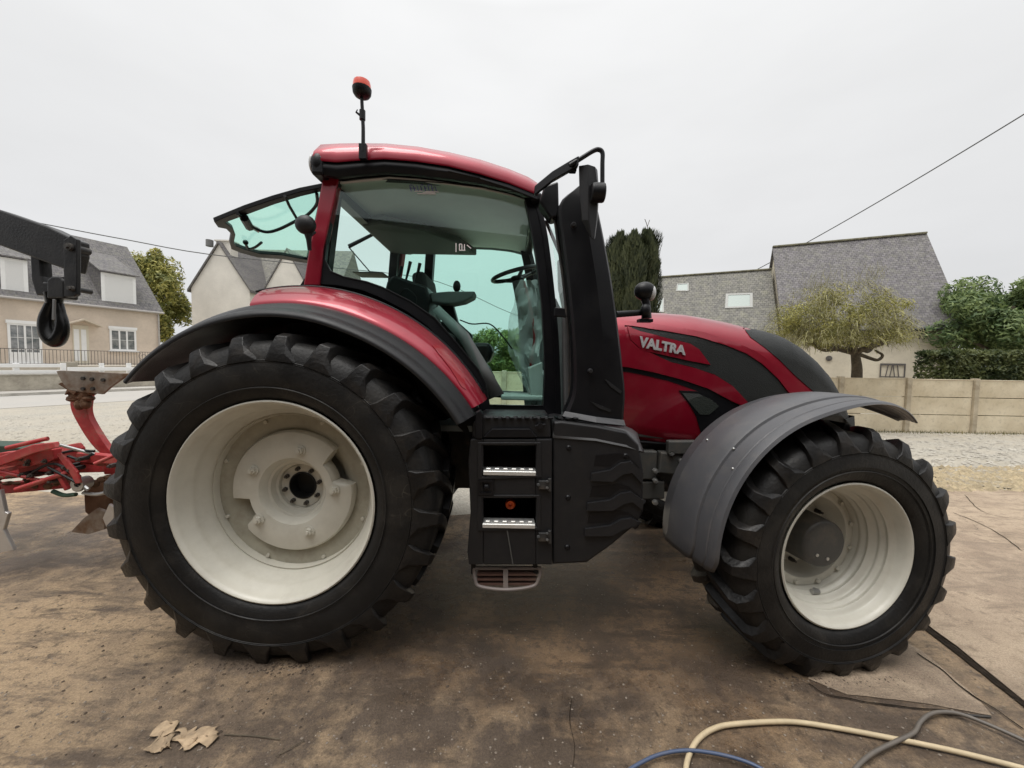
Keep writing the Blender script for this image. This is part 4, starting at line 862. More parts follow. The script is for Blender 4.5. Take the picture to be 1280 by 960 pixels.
# shoulder above the tank
q = MB(); q.loft([[P(691, 548, 2.262), P(745, 552, 2.262), P(783, 560, 2.262), P(799, 565, 2.27), P(803, 566, 2.31)], [P(691, 547, 2.25), P(745, 551, 2.25), P(784, 559, 2.25), P(802, 564, 2.262), P(806, 566, 2.31)], [P(691, 527, 2.30), P(740, 530, 2.31), P(780, 536, 2.32), P(794, 545, 2.33), P(800, 552, 2.36)], [P(691, 524, 2.55), P(740, 526, 2.56), P(778, 531, 2.58), P(790, 536, 2.6), P(797, 541, 2.65)]]); q.build('tank_shoulder', mat('shoulder_grey', (.06, .06, .062), .5, bump=.15, bs=260), T, smooth=40, solid=.01)
tb = TANK.bvh()
for dy in (0, 43, 80):       # moulded ribs
    w_ = [0, -5, -8][dy // 40]
    drape([(738 + w_, 600 + dy * .86), (739 + w_, 591 + dy * .86), (762, 587 + dy * .86), (775, 578 + dy * .88), (788, 576 + dy * .88), (803, 590 + dy * .8), (802, 604 + dy * .75), (789, 590 + dy * .84), (778, 592 + dy * .86), (765, 601 + dy * .84)], tb, .020, .021, 2).build('tank_rib', DARK, T, smooth=25, bevel=.004)
    drape([(742 + w_, 582 + dy * .9), (745 + w_, 569 + dy * .9), (775, 566 + dy * .9), (786, 570 + dy * .88), (800, 586 + dy * .8), (788, 573 + dy * .88), (775, 573 + dy * .88), (762, 583 + dy * .87)], tb, .002, .004, 3).build('tank_groove', BLK, T, smooth=25)
for px, py in ((711, 560), (710, 622), (709, 684), (782, 570)):
    q = MB(); c = P(px, py, YT - .012); q.lathe([(-.008, 0), (-.008, .010), (-.002, .014), (.0, .018)], c=c, n=14); q.build('tank_screw', BLK, T)
q = MB(); q.b2((P(690, 0, YT).x - .004, YT - .004, P(690, 705, YT).z), (P(690, 0, YT).x + .004, YT + .02, P(690, 548, YT).z)); q.build('panel_gap', BLK, T, smooth=0)

# ---- tall exhaust / intake shield by the front pillar
YX = 2.36
sh_l = [(699, 259), (703, 300), (709, 350), (714, 400), (717, 450), (716, 490), (706, 517)]
sh_r = [(748, 262), (756, 300), (765, 350), (772, 400), (778, 450), (782, 490), (780, 527)]
sh_l = [(699, 256)] + sh_l[1:]
q = MB(); rows = []
top = [(699, 256, 748, 262)]
L_ = cr([P(x, y, YX + .02) for x, y in [(723, 232)] + sh_l], 4); R_ = cr([P(x, y, YX + .02) for x, y in [(741, 236)] + sh_r], 4)
for a, b_ in zip(L_, R_):
    wv_ = b_ - a; rows.append([a + Vector((0, .12, 0)), a + Vector((0, .012, 0)), a + wv_ * .06 + Vector((0, -.006, 0)), a + wv_ * .5 + Vector((0, -.022, 0)), a + wv_ * .62 + Vector((0, -.03, 0)), a + wv_ * .95 + Vector((0, -.004, 0)), b_ + Vector((0, .015, 0)), b_ + Vector((0, .12, 0))])
q.loft(rows, closed=True, caps=True); SH = q; q.build('exhaust_shield', BLK, T, smooth=28, bevel=.003)
shb = SH.bvh()
q = MB(); q.loft([[P(706, 514, YX - .02), P(745, 521, YX - .04), P(780, 525, YX - .02)], [P(703, 520, YX - .035), P(745, 528, YX - .06), P(782, 532, YX - .035)]]); q.build('shield_foot', GREY, T, smooth=0, solid=.02)
drape([(756, 474), (760, 476), (777, 489), (775, 492), (762, 483)], shb, .006, .006, 3).build('shield_bead', DARK, T); drape([(738, 502), (742, 503), (764, 512), (762, 515), (748, 510)], shb, .006, .006, 3).build('shield_bead', DARK, T)
for px, py in ((717, 281), (738, 464)):
    q = MB(); c = P(px, py, YX - .02); q.lathe([(-.012, 0), (-.012, .010), (-.004, .016), (.01, .018)], c=c, n=14); q.build('shield_screw', DARK, T)
# ---- mirror arm, mirror and knob
YM = 2.20
q = MB(); q.loft([[p + Vector((0, dy, dz)) for dy, dz in ((-.02, -.035), (-.02, .02), (.03, .025), (.03, -.03))] for p in [P(668, 238, YM + .22), P(690, 220, YM + .12), P(712, 207, YM + .04), P(723, 201, YM)]], closed=True, caps=True)
q.build('mirror_arm', BLK, T, smooth=40, bevel=.006)
q = MB(); q.tube(cr([P(712, 207, YM), P(728, 197, YM), P(741, 189, YM), P(748, 187, YM), P(753, 191, YM), P(753, 205, YM), P(753, 232, YM)], 5), .0125, 10); q.build('mirror_handle', BLK, T)
q = MB(); q.loft([[P(723, 207, YM + .02), P(735, 205, YM - .02), P(744, 208, YM + .0), P(747, 212, YM + .05), P(728, 212, YM + .07)], [P(724, 240, YM + .02), P(735, 240, YM - .02), P(748, 240, YM), P(749, 240, YM + .05), P(727, 240, YM + .07)], [P(727, 275, YM + .02), P(736, 275, YM - .02), P(746, 275, YM), P(747, 275, YM + .05), P(728, 275, YM + .07)], [P(738, 297, YM + .02), P(739, 298, YM - .01), P(743, 300, YM), P(744, 298, YM + .04), P(739, 297, YM + .05)]], closed=True, caps=True); q.build('mirror', DARK, T, smooth=25, bevel=.005)
q = MB(); c = P(748, 241, YM - .02); q.cyl(c + Vector((-.042, 0, 0)), c + Vector((.035, 0, 0)), .052, 20); q.build('mirror_pivot', BLK, T, smooth=40, bevel=.01)
q = MB(); q.prism([P(px, py, YM + .25) for px, py in [(680, 232), (698, 226), (699, 264), (697, 271), (689, 273), (683, 265), (674, 252)]], (0, .12, 0)); q.build('front_work_light', BLK, T, smooth=0, bevel=.012)
q = MB(); c = P(716, 210, YM + .04); q.box(c, (.04, .04, .05)); q.build('arm_clamp', BLK, T, smooth=0, bevel=.006)
# grab rail and far exhaust beyond the pillar
q = MB(); q.tube(cr([P(685, 262, 2.5), P(692, 268, 2.5), P(697, 300, 2.5), P(704, 350, 2.5), P(708, 392, 2.5), P(711, 430, 2.52), P(712, 515, 2.55)], 5), .010, 10); q.build('grab_rail', IRON, T)
q = MB(); q.prism([P(px, py, 4.25) for px, py in [(697, 325), (705, 321), (712, 345), (716, 382), (703, 385), (698, 360)]], (0, .06, 0)); q.build('far_mirror', mat('mirror_back_grey', (.35, .35, .36), .4), T, smooth=0, bevel=.01)
q = MB(); q.tube([Vector((P(702, 332, 4.25).x, 4.2, P(702, 340, 4.25).z + .12)), Vector((P(680, 315, 4.1).x, 3.98, P(680, 305, 4.1).z + .2))], .018, 8); q.build('far_mirror_arm', BLK, T)
q = MB(); q.bar(P(693, 390, 2.52), P(716, 392, 2.5), .03, .06, (0, 0, 1)); q.build('shield_bracket', BLK, T, smooth=0, bevel=.006)
q = MB(); q.prism([P(px, py, 2.62) for px, py in [(704, 395), (720, 395), (722, 524), (706, 524)]], (0, .1, 0)); q.build('pillar_cover', mat('cover_grey', (.10, .10, .10), .5), T, smooth=0, bevel=.01)
# wing lamp on the arm ahead of the shield
q = MB(); q.tube([P(770, 393, 2.55), P(800, 391, 2.60), P(806, 390, 2.60)], [.022, .020, .022], 10); q.build('lamp_arm', BLK, T)
q = MB(); c = P(806, 364, 2.60); q.ball(c, (.072, .05, .062), 18, 12); q.tube([c + Vector((0, 0, -.04)), P(808, 380, 2.6), P(808, 398, 2.6)], [.03, .026, .034], 10); q.box(P(806, 401, 2.6), (.09, .06, .02)); q.ball(P(807, 388, 2.57), (.036, .03, .045), 12, 8); q.build('side_camera_lamp', BLK, T)
q = MB(); c = P(816, 366, 2.60); q.ball(c + Vector((-.01, 0, .0)), (.030, .042, .052), 14, 8); q.build('lamp_glass', mat('lamp_lens', (.5, .5, .5), .2), T)

# ---- front fenders (turn with the wheel)
def front_fender(far):
    c = Vector((FH.x, FH.y, FH.z)) if not far else Vector((FH.x - .15, 2 * YC - FH.y - .05, FH.z))
    rz = TH if not far else math.pi + TH
    ax_ = Vector((-math.sin(rz), math.cos(rz), 0)); fx = Vector((math.cos(rz), math.sin(rz), 0)); 
    rows = []; n = 60; sg = -1 if far else 1
    for i in range(n + 1):
        a = 184 - (184 - 48) * i / n; t = R(a if not far else a); u_ = i / n
        rr = .825 + .02 * math.sin(math.pi * u_) + .15 * (max(0, u_ - .55) / .45) ** 1.6
        taper = 1 - .80 * max(0, (u_ - .62) / .38) ** 1.7
        endr = .10 * max(0, (.04 - u_) / .04)
        a0, a1 = -.03 + endr * .4, .50
        am = .235; row = []
        prof = [(a0, rr - .030), (a0 - .006, rr - .026), (a0 + .004, rr - .010), (a0 + .03, rr), (a0 + .05, rr + .002), (a0 + .055, rr - .001), (a0 + .062, rr - .001), (a0 + .067, rr + .004), (a0 + .14, rr + .012), (a0 + .145, rr + .007), (a0 + .152, rr + .007), (a0 + .158, rr + .020), (a0 + .175, rr + .027), (a0 + .30, rr + .034), (a0 + .40, rr + .032), (a0 + .415, rr + .022), (a1 - .03, rr + .012), (a1, rr - .01), (a1 + .005, rr - .04)]
        for A_, r in prof:
            A_ = am + (A_ - am) * taper
            r = rr + (r - rr) * (.35 + .65 * (1 if u_ < .6 else max(0, 1 - (u_ - .6) / .4))); d = fx * (math.cos(t) * sg) + Vector((0, 0, 1)) * math.sin(t); row.append(c + ax_ * A_ + d * r)
        rows.append(row)
    q = MB(); q.loft(rows); q.build('front_fender', GREY, T, smooth=30, solid=.010)
    q = MB(); m_ = c + ax_ * .35; q.tube([m_ + Vector((0, 0, .1)), m_ + Vector((0, 0, .55)), m_ + Vector((0, 0, .83))], .03, 8); q.tube([m_ + Vector((0, 0, .5)), m_ + fx * (-.55 * sg) + Vector((0, 0, .60))], .025, 8); q.build('fender_bracket', IRON, T)
    if not far:
        for px, py in ((884, 550), (917, 561), (916, 586)):
            bv = MB(); bv.loft(rows); h = bv.bvh().ray_cast(CAM, ray(px, py).normalized())
            if h[0] is not None: q = MB(); q.ball(h[0], .008, 8, 6); q.build('fender_rivet', STEEL, T)
    return rows
ffr = front_fender(False); front_fender(True)
# ================================================================== trees and plants
def leafmat(name, c, c2, rough=.6, sc_=3):
    m = bpy.data.materials.new(name); m.use_nodes = True; t = m.node_tree; b = t.nodes['Principled BSDF']; g = t.nodes.new('ShaderNodeNewGeometry')
    nz_ = t.nodes.new('ShaderNodeTexNoise'); nz_.inputs['Scale'].default_value = sc_; nz_.inputs['Detail'].default_value = 6; t.links.new(g.outputs['Position'], nz_.inputs['Vector'])
    ad = t.nodes.new('ShaderNodeMath'); ad.operation = 'ADD'; t.links.new(nz_.outputs[0], ad.inputs[0]); mu = t.nodes.new('ShaderNodeMath'); mu.operation = 'MULTIPLY_ADD'; mu.inputs[1].default_value = .35; mu.inputs[2].default_value = -.17; t.links.new(g.outputs['Random Per Island'], mu.inputs[0]); t.links.new(mu.outputs[0], ad.inputs[1])
    r = t.nodes.new('ShaderNodeValToRGB'); r.color_ramp.elements[0].position = .35; r.color_ramp.elements[1].position = .68; r.color_ramp.elements[0].color = tuple(c) + (1,); r.color_ramp.elements[1].color = tuple(c2) + (1,); t.links.new(ad.outputs[0], r.inputs[0]); t.links.new(r.outputs[0], b.inputs['Base Color']); b.inputs['Roughness'].default_value = rough
    tr = t.nodes.new('ShaderNodeBsdfTranslucent'); t.links.new(r.outputs[0], tr.inputs[0]); mxs = t.nodes.new('ShaderNodeMixShader'); mxs.inputs[0].default_value = .3; o = t.nodes['Material Output']; t.links.new(b.outputs[0], mxs.inputs[1]); t.links.new(tr.outputs[0], mxs.inputs[2]); t.links.new(mxs.outputs[0], o.inputs[0])
    return m
BARK = mat('bark', (.10, .08, .055), .9, var=.35, vs_=8, bump=.8, bs=25)
def leaves(q, clumps, n, size, rnd, up=.3, long_=1.6):
    for i in range(n):
        c, r = rnd.choice(clumps)
        d = Vector((rnd.gauss(0, 1), rnd.gauss(0, 1), rnd.gauss(0, 1))).normalized(); k = rnd.random() ** .33
        p = c + Vector((d.x * r[0], d.y * r[1], d.z * r[2])) * k
        nn = (d + Vector((rnd.gauss(0, .6), rnd.gauss(0, .6), rnd.gauss(0, .6) + up))).normalized(); u = nn.orthogonal().normalized(); u.rotate(Matrix.Rotation(rnd.random() * 6.28, 3, nn)); v = nn.cross(u)
        s = size * rnd.uniform(.6, 1.4); l = s * long_
        q.add([p - u * l, p + v * s * .5, p + u * l, p - v * s * .5], [(0, 1, 2, 3)])
def tree(name, label, cat, base, h, crown, n, size, m, seed, trunk_r=.15, nclump=26, limbs=7, group=None, cr_r=.34, up=.3, thin=1):
    """crown = (centre z, radii)"""
    rnd = random.Random(seed); base = Vector(base); t = thing(name, label, cat, base, group=group)
    cz, rad = crown; cc = base + Vector((0, 0, cz))
    q = MB(); q.tube(cr([base - Vector((0, 0, .1)), base + Vector((trunk_r * .4, 0, cz * .35)), cc + Vector((0, 0, -rad[2] * .3)), cc + Vector((0, 0, rad[2] * .3))], 5), [trunk_r * (1.25 - .045 * i) if i < 16 else trunk_r * .3 for i in range(16)], 10)
    clumps = []
    for i in range(nclump):
        d = Vector((rnd.gauss(0, 1), rnd.gauss(0, 1), rnd.gauss(0, 1))).normalized(); k = rnd.uniform(.35, 1) ** .5
        c = cc + Vector((d.x * rad[0], d.y * rad[1], d.z * rad[2])) * k * .78; s = cr_r * rnd.uniform(.6, 1.25)
        clumps.append((c, (rad[0] * s, rad[1] * s, rad[2] * s * .9)))
        if i < limbs: st_ = base + Vector((0, 0, cz * rnd.uniform(.45, .8))); q.tube([st_, st_.lerp(c, .5) + Vector((0, 0, .05 * h * rnd.random())), c], [trunk_r * .45, trunk_r * .28, trunk_r * .1], 6)
    q.build('trunk', BARK, t); q = MB(); leaves(q, clumps, n, size, rnd, up); q.build('crown', m, t, smooth=0, recalc=False)
    return t

# ================================================================== right side: fence, houses, garden
CONC = mat('fence_concrete', (.50, .42, .29), .9, c2=(.68, .60, .45), vs_=1.1, bump=.35, bs=30, dirt=.55, dirtc=(.26, .21, .14), detail=9)
fy = G(1213, 541).y
PCON = mat('post_concrete', (.33, .28, .20), .9, c2=(.50, .43, .32), vs_=2.5, bump=.35, bs=30, dirt=.4, dirtc=(.16, .12, .08))
T2 = thing('panel_fence', 'pale concrete panel fence with posts along the back of the gravel yard', 'fence', (G(1213, 541).x, fy, 0))
posts = []; x = G(1213, 541).x
xs = [G(1213, 541).x + k * (G(1213, 541).x - G(1138, 541).x) for k in range(-11, 6)]
ztop = P(1200, 475, fy).z
for i, x in enumerate(xs):
    q = MB(); q.b2((x - .065, fy - .09, -.1), (x + .065, fy + .06, ztop + .045)); q.build('fence_post', PCON, T2, smooth=0, bevel=.012)
    if i < len(xs) - 1:
        q = MB(); h3 = ztop / 3
        for k in range(3): q.b2((x + .067, fy - .025 + random.uniform(-.004, .004), .01 + h3 * k), (xs[i + 1] - .067, fy + .02, h3 * (k + 1) - .010))
        q.b2((x + .067, fy - .04, ztop - .012), (xs[i + 1] - .067, fy + .035, ztop + .012))
        q.build('fence_panel', CONC, T2, smooth=0, bevel=.005, seg=1)
# weeds along the foot of the fence
q = MB(); rnd = random.Random(11)
for i in range(1500):
    x = rnd.uniform(3, 16); p = Vector((x, fy - .08 - abs(rnd.gauss(0, .12)), 0)); hh = rnd.uniform(.03, .12); a = rnd.random() * 6.28
    q.add([p, p + Vector((math.cos(a) * .012, math.sin(a) * .012, 0)), p + Vector((rnd.gauss(0, .03), rnd.gauss(0, .03), hh))], [(0, 1, 2)])
tag(q.build('weeds', leafmat('weed_green', (.07, .08, .03), (.30, .26, .12)), smooth=0, recalc=False), kind='stuff')

# slate house: local frame x along the ridge (left to right), y away from the street
SLATE = bpy.data.materials.new('slate_roof'); SLATE.use_nodes = True
def slate(m, c1, c2, lich=.5, sx=6.5):
    t = m.node_tree; b = t.nodes['Principled BSDF']; tc_ = t.nodes.new('ShaderNodeTexCoord')
    mp_ = t.nodes.new('ShaderNodeMapping'); mp_.inputs['Rotation'].default_value = (R(90), 0, 0); t.links.new(tc_.outputs['Object'], mp_.inputs[0])
    br = t.nodes.new('ShaderNodeTexBrick'); br.inputs['Scale'].default_value = sx; br.inputs['Mortar Size'].default_value = .05; br.inputs['Mortar Smooth'].default_value = .6; br.inputs['Brick Width'].default_value = 1.0; br.inputs['Row Height'].default_value = .72
    br.inputs['Color1'].default_value = tuple(c1) + (1,); br.inputs['Color2'].default_value = tuple(c2) + (1,); br.inputs['Mortar'].default_value = tuple(q * .45 for q in c1) + (1,); t.links.new(mp_.outputs[0], br.inputs['Vector'])
    f = noise_nodes(t, tc_.outputs['Object'], 3.2, 14, .8, .48, .70); c = mixc(t, f, br.outputs[0], (.20 * lich + .09, .19 * lich + .09, .12 * lich + .08))
    f = noise_nodes(t, tc_.outputs['Object'], 9, 10, .8, .50, .68); c = mixc(t, f, c, (.25, .24, .21)); t.links.new(c, b.inputs['Base Color']); b.inputs['Roughness'].default_value = .7
    bu = t.nodes.new('ShaderNodeBump'); bu.inputs['Strength'].default_value = .6; bu.inputs['Distance'].default_value = .02; t.links.new(br.outputs['Fac'], bu.inputs['Height']); bu.invert = True; t.links.new(bu.outputs[0], b.inputs['Normal'])
slate(SLATE, (.085, .078, .084), (.165, .152, .162), .35)
SLATE2 = bpy.data.materials.new('mossy_slate'); SLATE2.use_nodes = True; slate(SLATE2, (.10, .097, .088), (.18, .17, .152), .8, 5.6)
REND = mat('cream_render', (.60, .54, .43), .9, var=.12, vs_=.7, bump=.3, bs=30, dirt=.3, dirtc=(.38, .33, .25))
WHT = mat('white_paint', (.78, .78, .77), .5, var=.03)
def house_frame(name, label, cat, org, ang): 
    return thing(name, label, cat, org, ang)
AL = R(-24); corner = Vector((18.4, 16.0, 0)); dvec = Vector((math.cos(AL), math.sin(AL), 0)); bvec = Vector((-math.sin(AL), math.cos(AL), 0))
Hh = thing('stone_cottage', 'cream rendered house with steep grey slate roof behind the weeping tree', 'house', corner, AL)
Lm, D2 = 6.0, 3.2; ez, rz_ = 3.76, 8.35
q = MB(); q.b2((-Lm, 0, 0), (0, 2 * D2, ez)); q.prism([(0, .02, ez), (0, 2 * D2 - .02, ez), (0, D2, rz_ - .15)], (-.3, 0, 0)); q.prism([(-Lm, .02, ez), (-Lm, 2 * D2 - .02, ez), (-Lm, D2, rz_ - .15)], (.3, 0, 0)); q.build('wall', REND, Hh, smooth=0)
q = MB()
q.prism([(-Lm - .12, -.22, ez - .2), (-Lm - .12, D2, rz_), (-Lm - .12, 2 * D2 + .22, ez - .2), (-Lm - .12, 2 * D2 + .22, ez - .34), (-Lm - .12, D2, rz_ - .16), (-Lm - .12, -.22, ez - .34)], (Lm + .24, 0, 0)); q.build('roof', SLATE, Hh, smooth=0)
q = MB(); q.bar((-Lm - .12, D2, rz_ + .01), (.12, D2, rz_ + .01), .22, .10); q.build('ridge_cap', mat('ridge_moss', (.17, .16, .11), .9, var=.3, vs_=5), Hh, smooth=0, bevel=.03)
q = MB(); q.tube([(-Lm, -.27, ez - .27), (.1, -.27, ez - .27)], .06, 8); q.build('gutter', mat('dark_gutter', (.06, .06, .065), .5), Hh)
def HL(px, py): # pixel to the facade's local x, z
    p = OP(px, py, corner, Vector((math.sin(AL), -math.cos(AL), 0)) * -1); l = p - corner; return l.dot(dvec), p.z
x_, z_ = HL(1115, 463); q = MB()
for k in range(2): q.ring([(x_ - .42 + k * .04, -.03, z_ - .3), (x_ + .42 - k * .04, -.03, z_ - .3), (x_ + .42 - k * .04, -.03, z_ + .30 - .05 * k), (x_ - .42 + k * .04, -.03, z_ + .30 - .05 * k)], [(x_ - .38, -.03, z_ - .26), (x_ + .38, -.03, z_ - .26), (x_ + .38, -.03, z_ + .22), (x_ - .38, -.03, z_ + .22)], (0, -.03, 0)); break
for dx in (-.22, -.08, .08, .22): q.bar((x_ + dx, -.045, z_ - .27), (x_ + dx + (.07 if dx < 0 else -.07), -.045, z_ + .25), .025, .025, (0, 1, 0))
q.build('iron_grille', mat('old_iron', (.10, .09, .085), .8), Hh, smooth=0)
x_, z_ = HL(1036, 448); q = MB(); q.cyl((x_, 0, z_), (x_, -.05, z_), .12, 16); q.cyl((x_, -.05, z_), (x_, -.09, z_), .05, 10); q.build('wall_vent', mat('old_iron', (.10, .09, .085), .8), Hh)
x_, z_ = HL(1148, 421); q = MB(); q.ball((x_, -.04, z_), (.05, .06, .1), 10, 6); q.build('wall_lamp', MATS['old_iron'], Hh)
# lower wing
La = 9.5
ra = 7.15; ea = 3.0; D3 = 2.95
wc = corner + dvec * (-Lm - .13)
Wg = thing('low_wing', 'low annexe with mottled mossy slate roof and skylights behind the tractor bonnet', 'building', wc, AL)
q = MB(); q.b2((-La, .25, 0), (0, 2 * D3 + .2, ea)); q.build('wall', REND, Wg, smooth=0)
q = MB(); o_ = .25 + D2 - D3 - .25
ry = D2
q.prism([(-La, .05, ea - .1), (-La, ry, ra), (-La, 2 * ry - .05, ea - .1), (-La, 2 * ry - .05, ea - .22), (-La, ry, ra - .14), (-La, .05, ea - .22)], (La, 0, 0)); q.build('roof', SLATE2, Wg, smooth=0)
q = MB(); q.bar((-La, ry, ra + .01), (0, ry, ra + .01), .2, .09); q.build('ridge_cap', MATS['ridge_moss'], Wg, smooth=0, bevel=.03)
# skylights on the wing's street slope
rn = Vector((0, -(ra - ea + .1), ry - .05)).normalized(); rn_w = dvec * rn.x + bvec * rn.y + Vector((0, 0, rn.z)); rp_w = wc + bvec * ry + Vector((0, 0, ra))
for pxs in ([(909, 368), (939, 367), (939, 383), (908, 384)], [(847, 355), (860, 354), (860, 363), (846, 363)], [(815, 374), (829, 373), (829, 389), (814, 389)]):
    pts = []
    for p in pxs:
        g_ = OP(p[0], p[1], rp_w + rn_w * .03, rn_w) - wc; pts.append(Vector((g_.dot(dvec), g_.dot(bvec), g_.z)))
    c_ = sum(pts, Vector()) / 4; q = MB(); q.ring([c_ + (p - c_) * 1.12 for p in pts], [c_ + (p - c_) * .9 for p in pts], -rn * .06); f_ = q.build('skylight', mat('skylight_frame', (.35, .35, .33), .6), Wg, smooth=0)
    q = MB(); q.prism([c_ + (p - c_) * .95 - rn * .02 for p in pts], -rn * .02); q.build('pane', mat('skylight_pane', (.33, .38, .355), .3, spec=.3), f_, smooth=0)

# weeping tree: twisted limbs and a thick umbrella of drooping twigs
wb = P(1070, 470, 11.7); wb.z = 0
Wt = thing('weeping_tree', 'small umbrella shaped tree with drooping yellowish twigs behind the concrete fence', 'tree', wb)
rnd = random.Random(5); cz = P(1060, 430, 11.7).z
hd = Vector((P(1068, 432, 11.7).x, 11.7, P(1068, 436, 11.7).z))
q = MB(); q.tube(cr([wb - Vector((0, 0, .1)), P(1071, 470, 11.7), P(1070, 450, 11.7), hd], 5), [.16 - .004 * i for i in range(16)], 10)
tips = []
for (dx, dy, dz) in ((-1.7, -.2, .0), (-1.2, .8, .3), (-.7, -.9, .5), (.1, .9, .7), (.9, -.6, .4), (1.0, .3, .0), (-.2, 0, .9), (1.5, .5, .45), (-1.9, .5, .5), (.5, -1.1, .6), (-.5, 1.3, .6)):
    m1_ = hd + Vector((dx * .35, dy * .35, -.02 + dz * .2)); m2_ = hd + Vector((dx * .62, dy * .62, dz * .45 - .06 * (dz == 0))); e_ = hd + Vector((dx, dy, dz + .25)); q.tube(cr([hd - Vector((0, 0, .12)), m1_, m2_, e_], 4), [.085 - .005 * i for i in range(13)], 7); tips.append((m2_, e_))
q.tube(cr([hd - Vector((0, 0, .1)), P(1085, 447, 11.7), P(1097, 450, 11.6), P(1103, 444, 11.6), P(1094, 438, 11.6)], 5), [.06 - .0015 * i for i in range(21)], 7)
q.build('trunk', BARK, Wt)
q = MB(); rx = P(1132, 400, 11.7).x - P(1048, 400, 11.7).x; cx = P(1048, 400, 11.7).x; ztp = P(1052, 347, 11.7).z; zbt = P(1052, 432, 11.7).z
for i in range(7000):
    a = rnd.random() * 6.283; k = rnd.random() ** .5; ex = 1 + .13 * math.sin(a * 3 + 1) + .09 * math.sin(a * 7)
    X = cx + math.cos(a) * k * rx * .86 * ex; Y = 11.7 + math.sin(a) * k * rx * .8 * ex
    z0 = zbt + (ztp - zbt) * (.92 * math.sqrt(max(0, 1 - k * k * .9)) + .08 * noise.noise(Vector((X * 2, Y * 2, 0)))) * rnd.uniform(.0, 1.05) - .06 * (1 - k)
    L2 = rnd.uniform(.15, .50); b3 = a + rnd.gauss(0, .9); p = Vector((X, Y, z0)); d = Vector((math.cos(b3), math.sin(b3), 0)); r_ = rnd.uniform(.002, .0055); dr_ = rnd.uniform(-.1, .75)
    if noise.noise(Vector((X * 1.5, Y * 1.5, z0 * 2.2))) < -.16: continue
    pa = [p, p + d * L2 * .35 + Vector((0, 0, .10 * L2)), p + d * L2 * .7 - Vector((0, 0, L2 * .35 * dr_)), p + d * L2 * .85 + Vector((rnd.gauss(0, .04), 0, -L2 * dr_))]
    s_ = Vector((-math.sin(b3), math.cos(b3), .3)).normalized() * r_; s_ = s_ + Vector((r_ * .8, 0, 0))
    q.loft([[v - s_, v + s_] for v in pa])
for i in range(260):
    a = rnd.random() * 6.283; p = Vector((cx + math.cos(a) * rx * .5 * rnd.random(), 11.7 + math.sin(a) * rx * .5, ztp - rnd.uniform(.0, .5))); e_ = p + Vector((rnd.gauss(0, .12), rnd.gauss(0, .1), rnd.uniform(.15, .42))); s_ = Vector((.006, .003, 0)); q.loft([[p - s_, p + s_], [e_ - s_ * .5, e_ + s_ * .5]])
q.build('crown', leafmat('twig_yellow', (.11, .095, .045), (.37, .35, .15), sc_=3), Wt, smooth=0, recalc=False)
q = MB(); cl = []
for i in range(90):
    a = rnd.random() * 6.283; k = rnd.random() ** .5; X = cx + math.cos(a) * k * rx * .82; Y = 11.7 + math.sin(a) * k * rx * .78
    cl.append((Vector((X, Y, zbt + (ztp - zbt) * .85 * math.sqrt(1 - k * k * .8) * rnd.uniform(.0, 1))), (.34, .34, .22)))
leaves(q, cl, 17000, .026, rnd, .4, 1.5); q.build('foliage', leafmat('young_leaves', (.15, .15, .045), (.43, .40, .12), sc_=2), Wt, smooth=0, recalc=False)

# conifers behind the bonnet
CON = leafmat('conifer_green', (.035, .048, .022), (.10, .115, .05), sc_=1.5)
for i, (px, ytop, wpx, Y, lab) in enumerate(((768, 296, 30, 13.6, 'dark columnar conifer nearest the black exhaust shield'), (787, 294, 30, 13.2, 'dark columnar conifer in the middle of the tight row of three'), (805, 291, 25, 13.5, 'slim dark conifer with a bare twig on top beside the slate roof'))):
    b_ = P(px, 470, Y); b_.z = 0; zt = P(px, ytop, Y).z; r_ = wpx / 2 / FPX * Y; t = thing('conifer', lab, 'tree', b_, group='columnar conifers behind the bonnet')
    q = MB(); q.tube([b_ - Vector((0, 0, .1)), b_ + Vector((0, 0, zt * .5)), b_ + Vector((0, 0, zt * .95))], [.12, .08, .02], 8)
    if i == 2: q.tube(cr([b_ + Vector((0, 0, zt * .95)), P(809, 283, Y), P(806, 274, Y)], 3), .012, 5); q.tube([P(809, 284, Y), P(812, 275, Y)], .01, 5)
    q.build('trunk', BARK, t); q = MB(); rnd = random.Random(40 + i)
    for k in range(15000):
        u = rnd.random() ** .75; z = zt * (.12 + .88 * u); a = rnd.random() * 6.283; rr = r_ * 1.08 * min(1, (1.03 + .05 * math.sin(a * 3 + i) - u) * 9) * (.95 + .45 * noise.noise(Vector((math.cos(a) * 1.6, math.sin(a) * 1.6 + i * 7, z * 1.3))))
        p = b_ + Vector((math.cos(a) * rr * rnd.uniform(.6, 1.12), math.sin(a) * rr * rnd.uniform(.6, 1.12), z)); o = Vector((math.cos(a), math.sin(a), 0)); s = Vector((-o.y, o.x, 0)) * rnd.uniform(.02, .045); hgt = rnd.uniform(.08, .2)
        q.add([p - s, p + s, p + o * .05 + s * rnd.uniform(-1, 1) + Vector((0, 0, hgt))], [(0, 1, 2)])
    q.build('crown', CON, t, smooth=0, recalc=False)

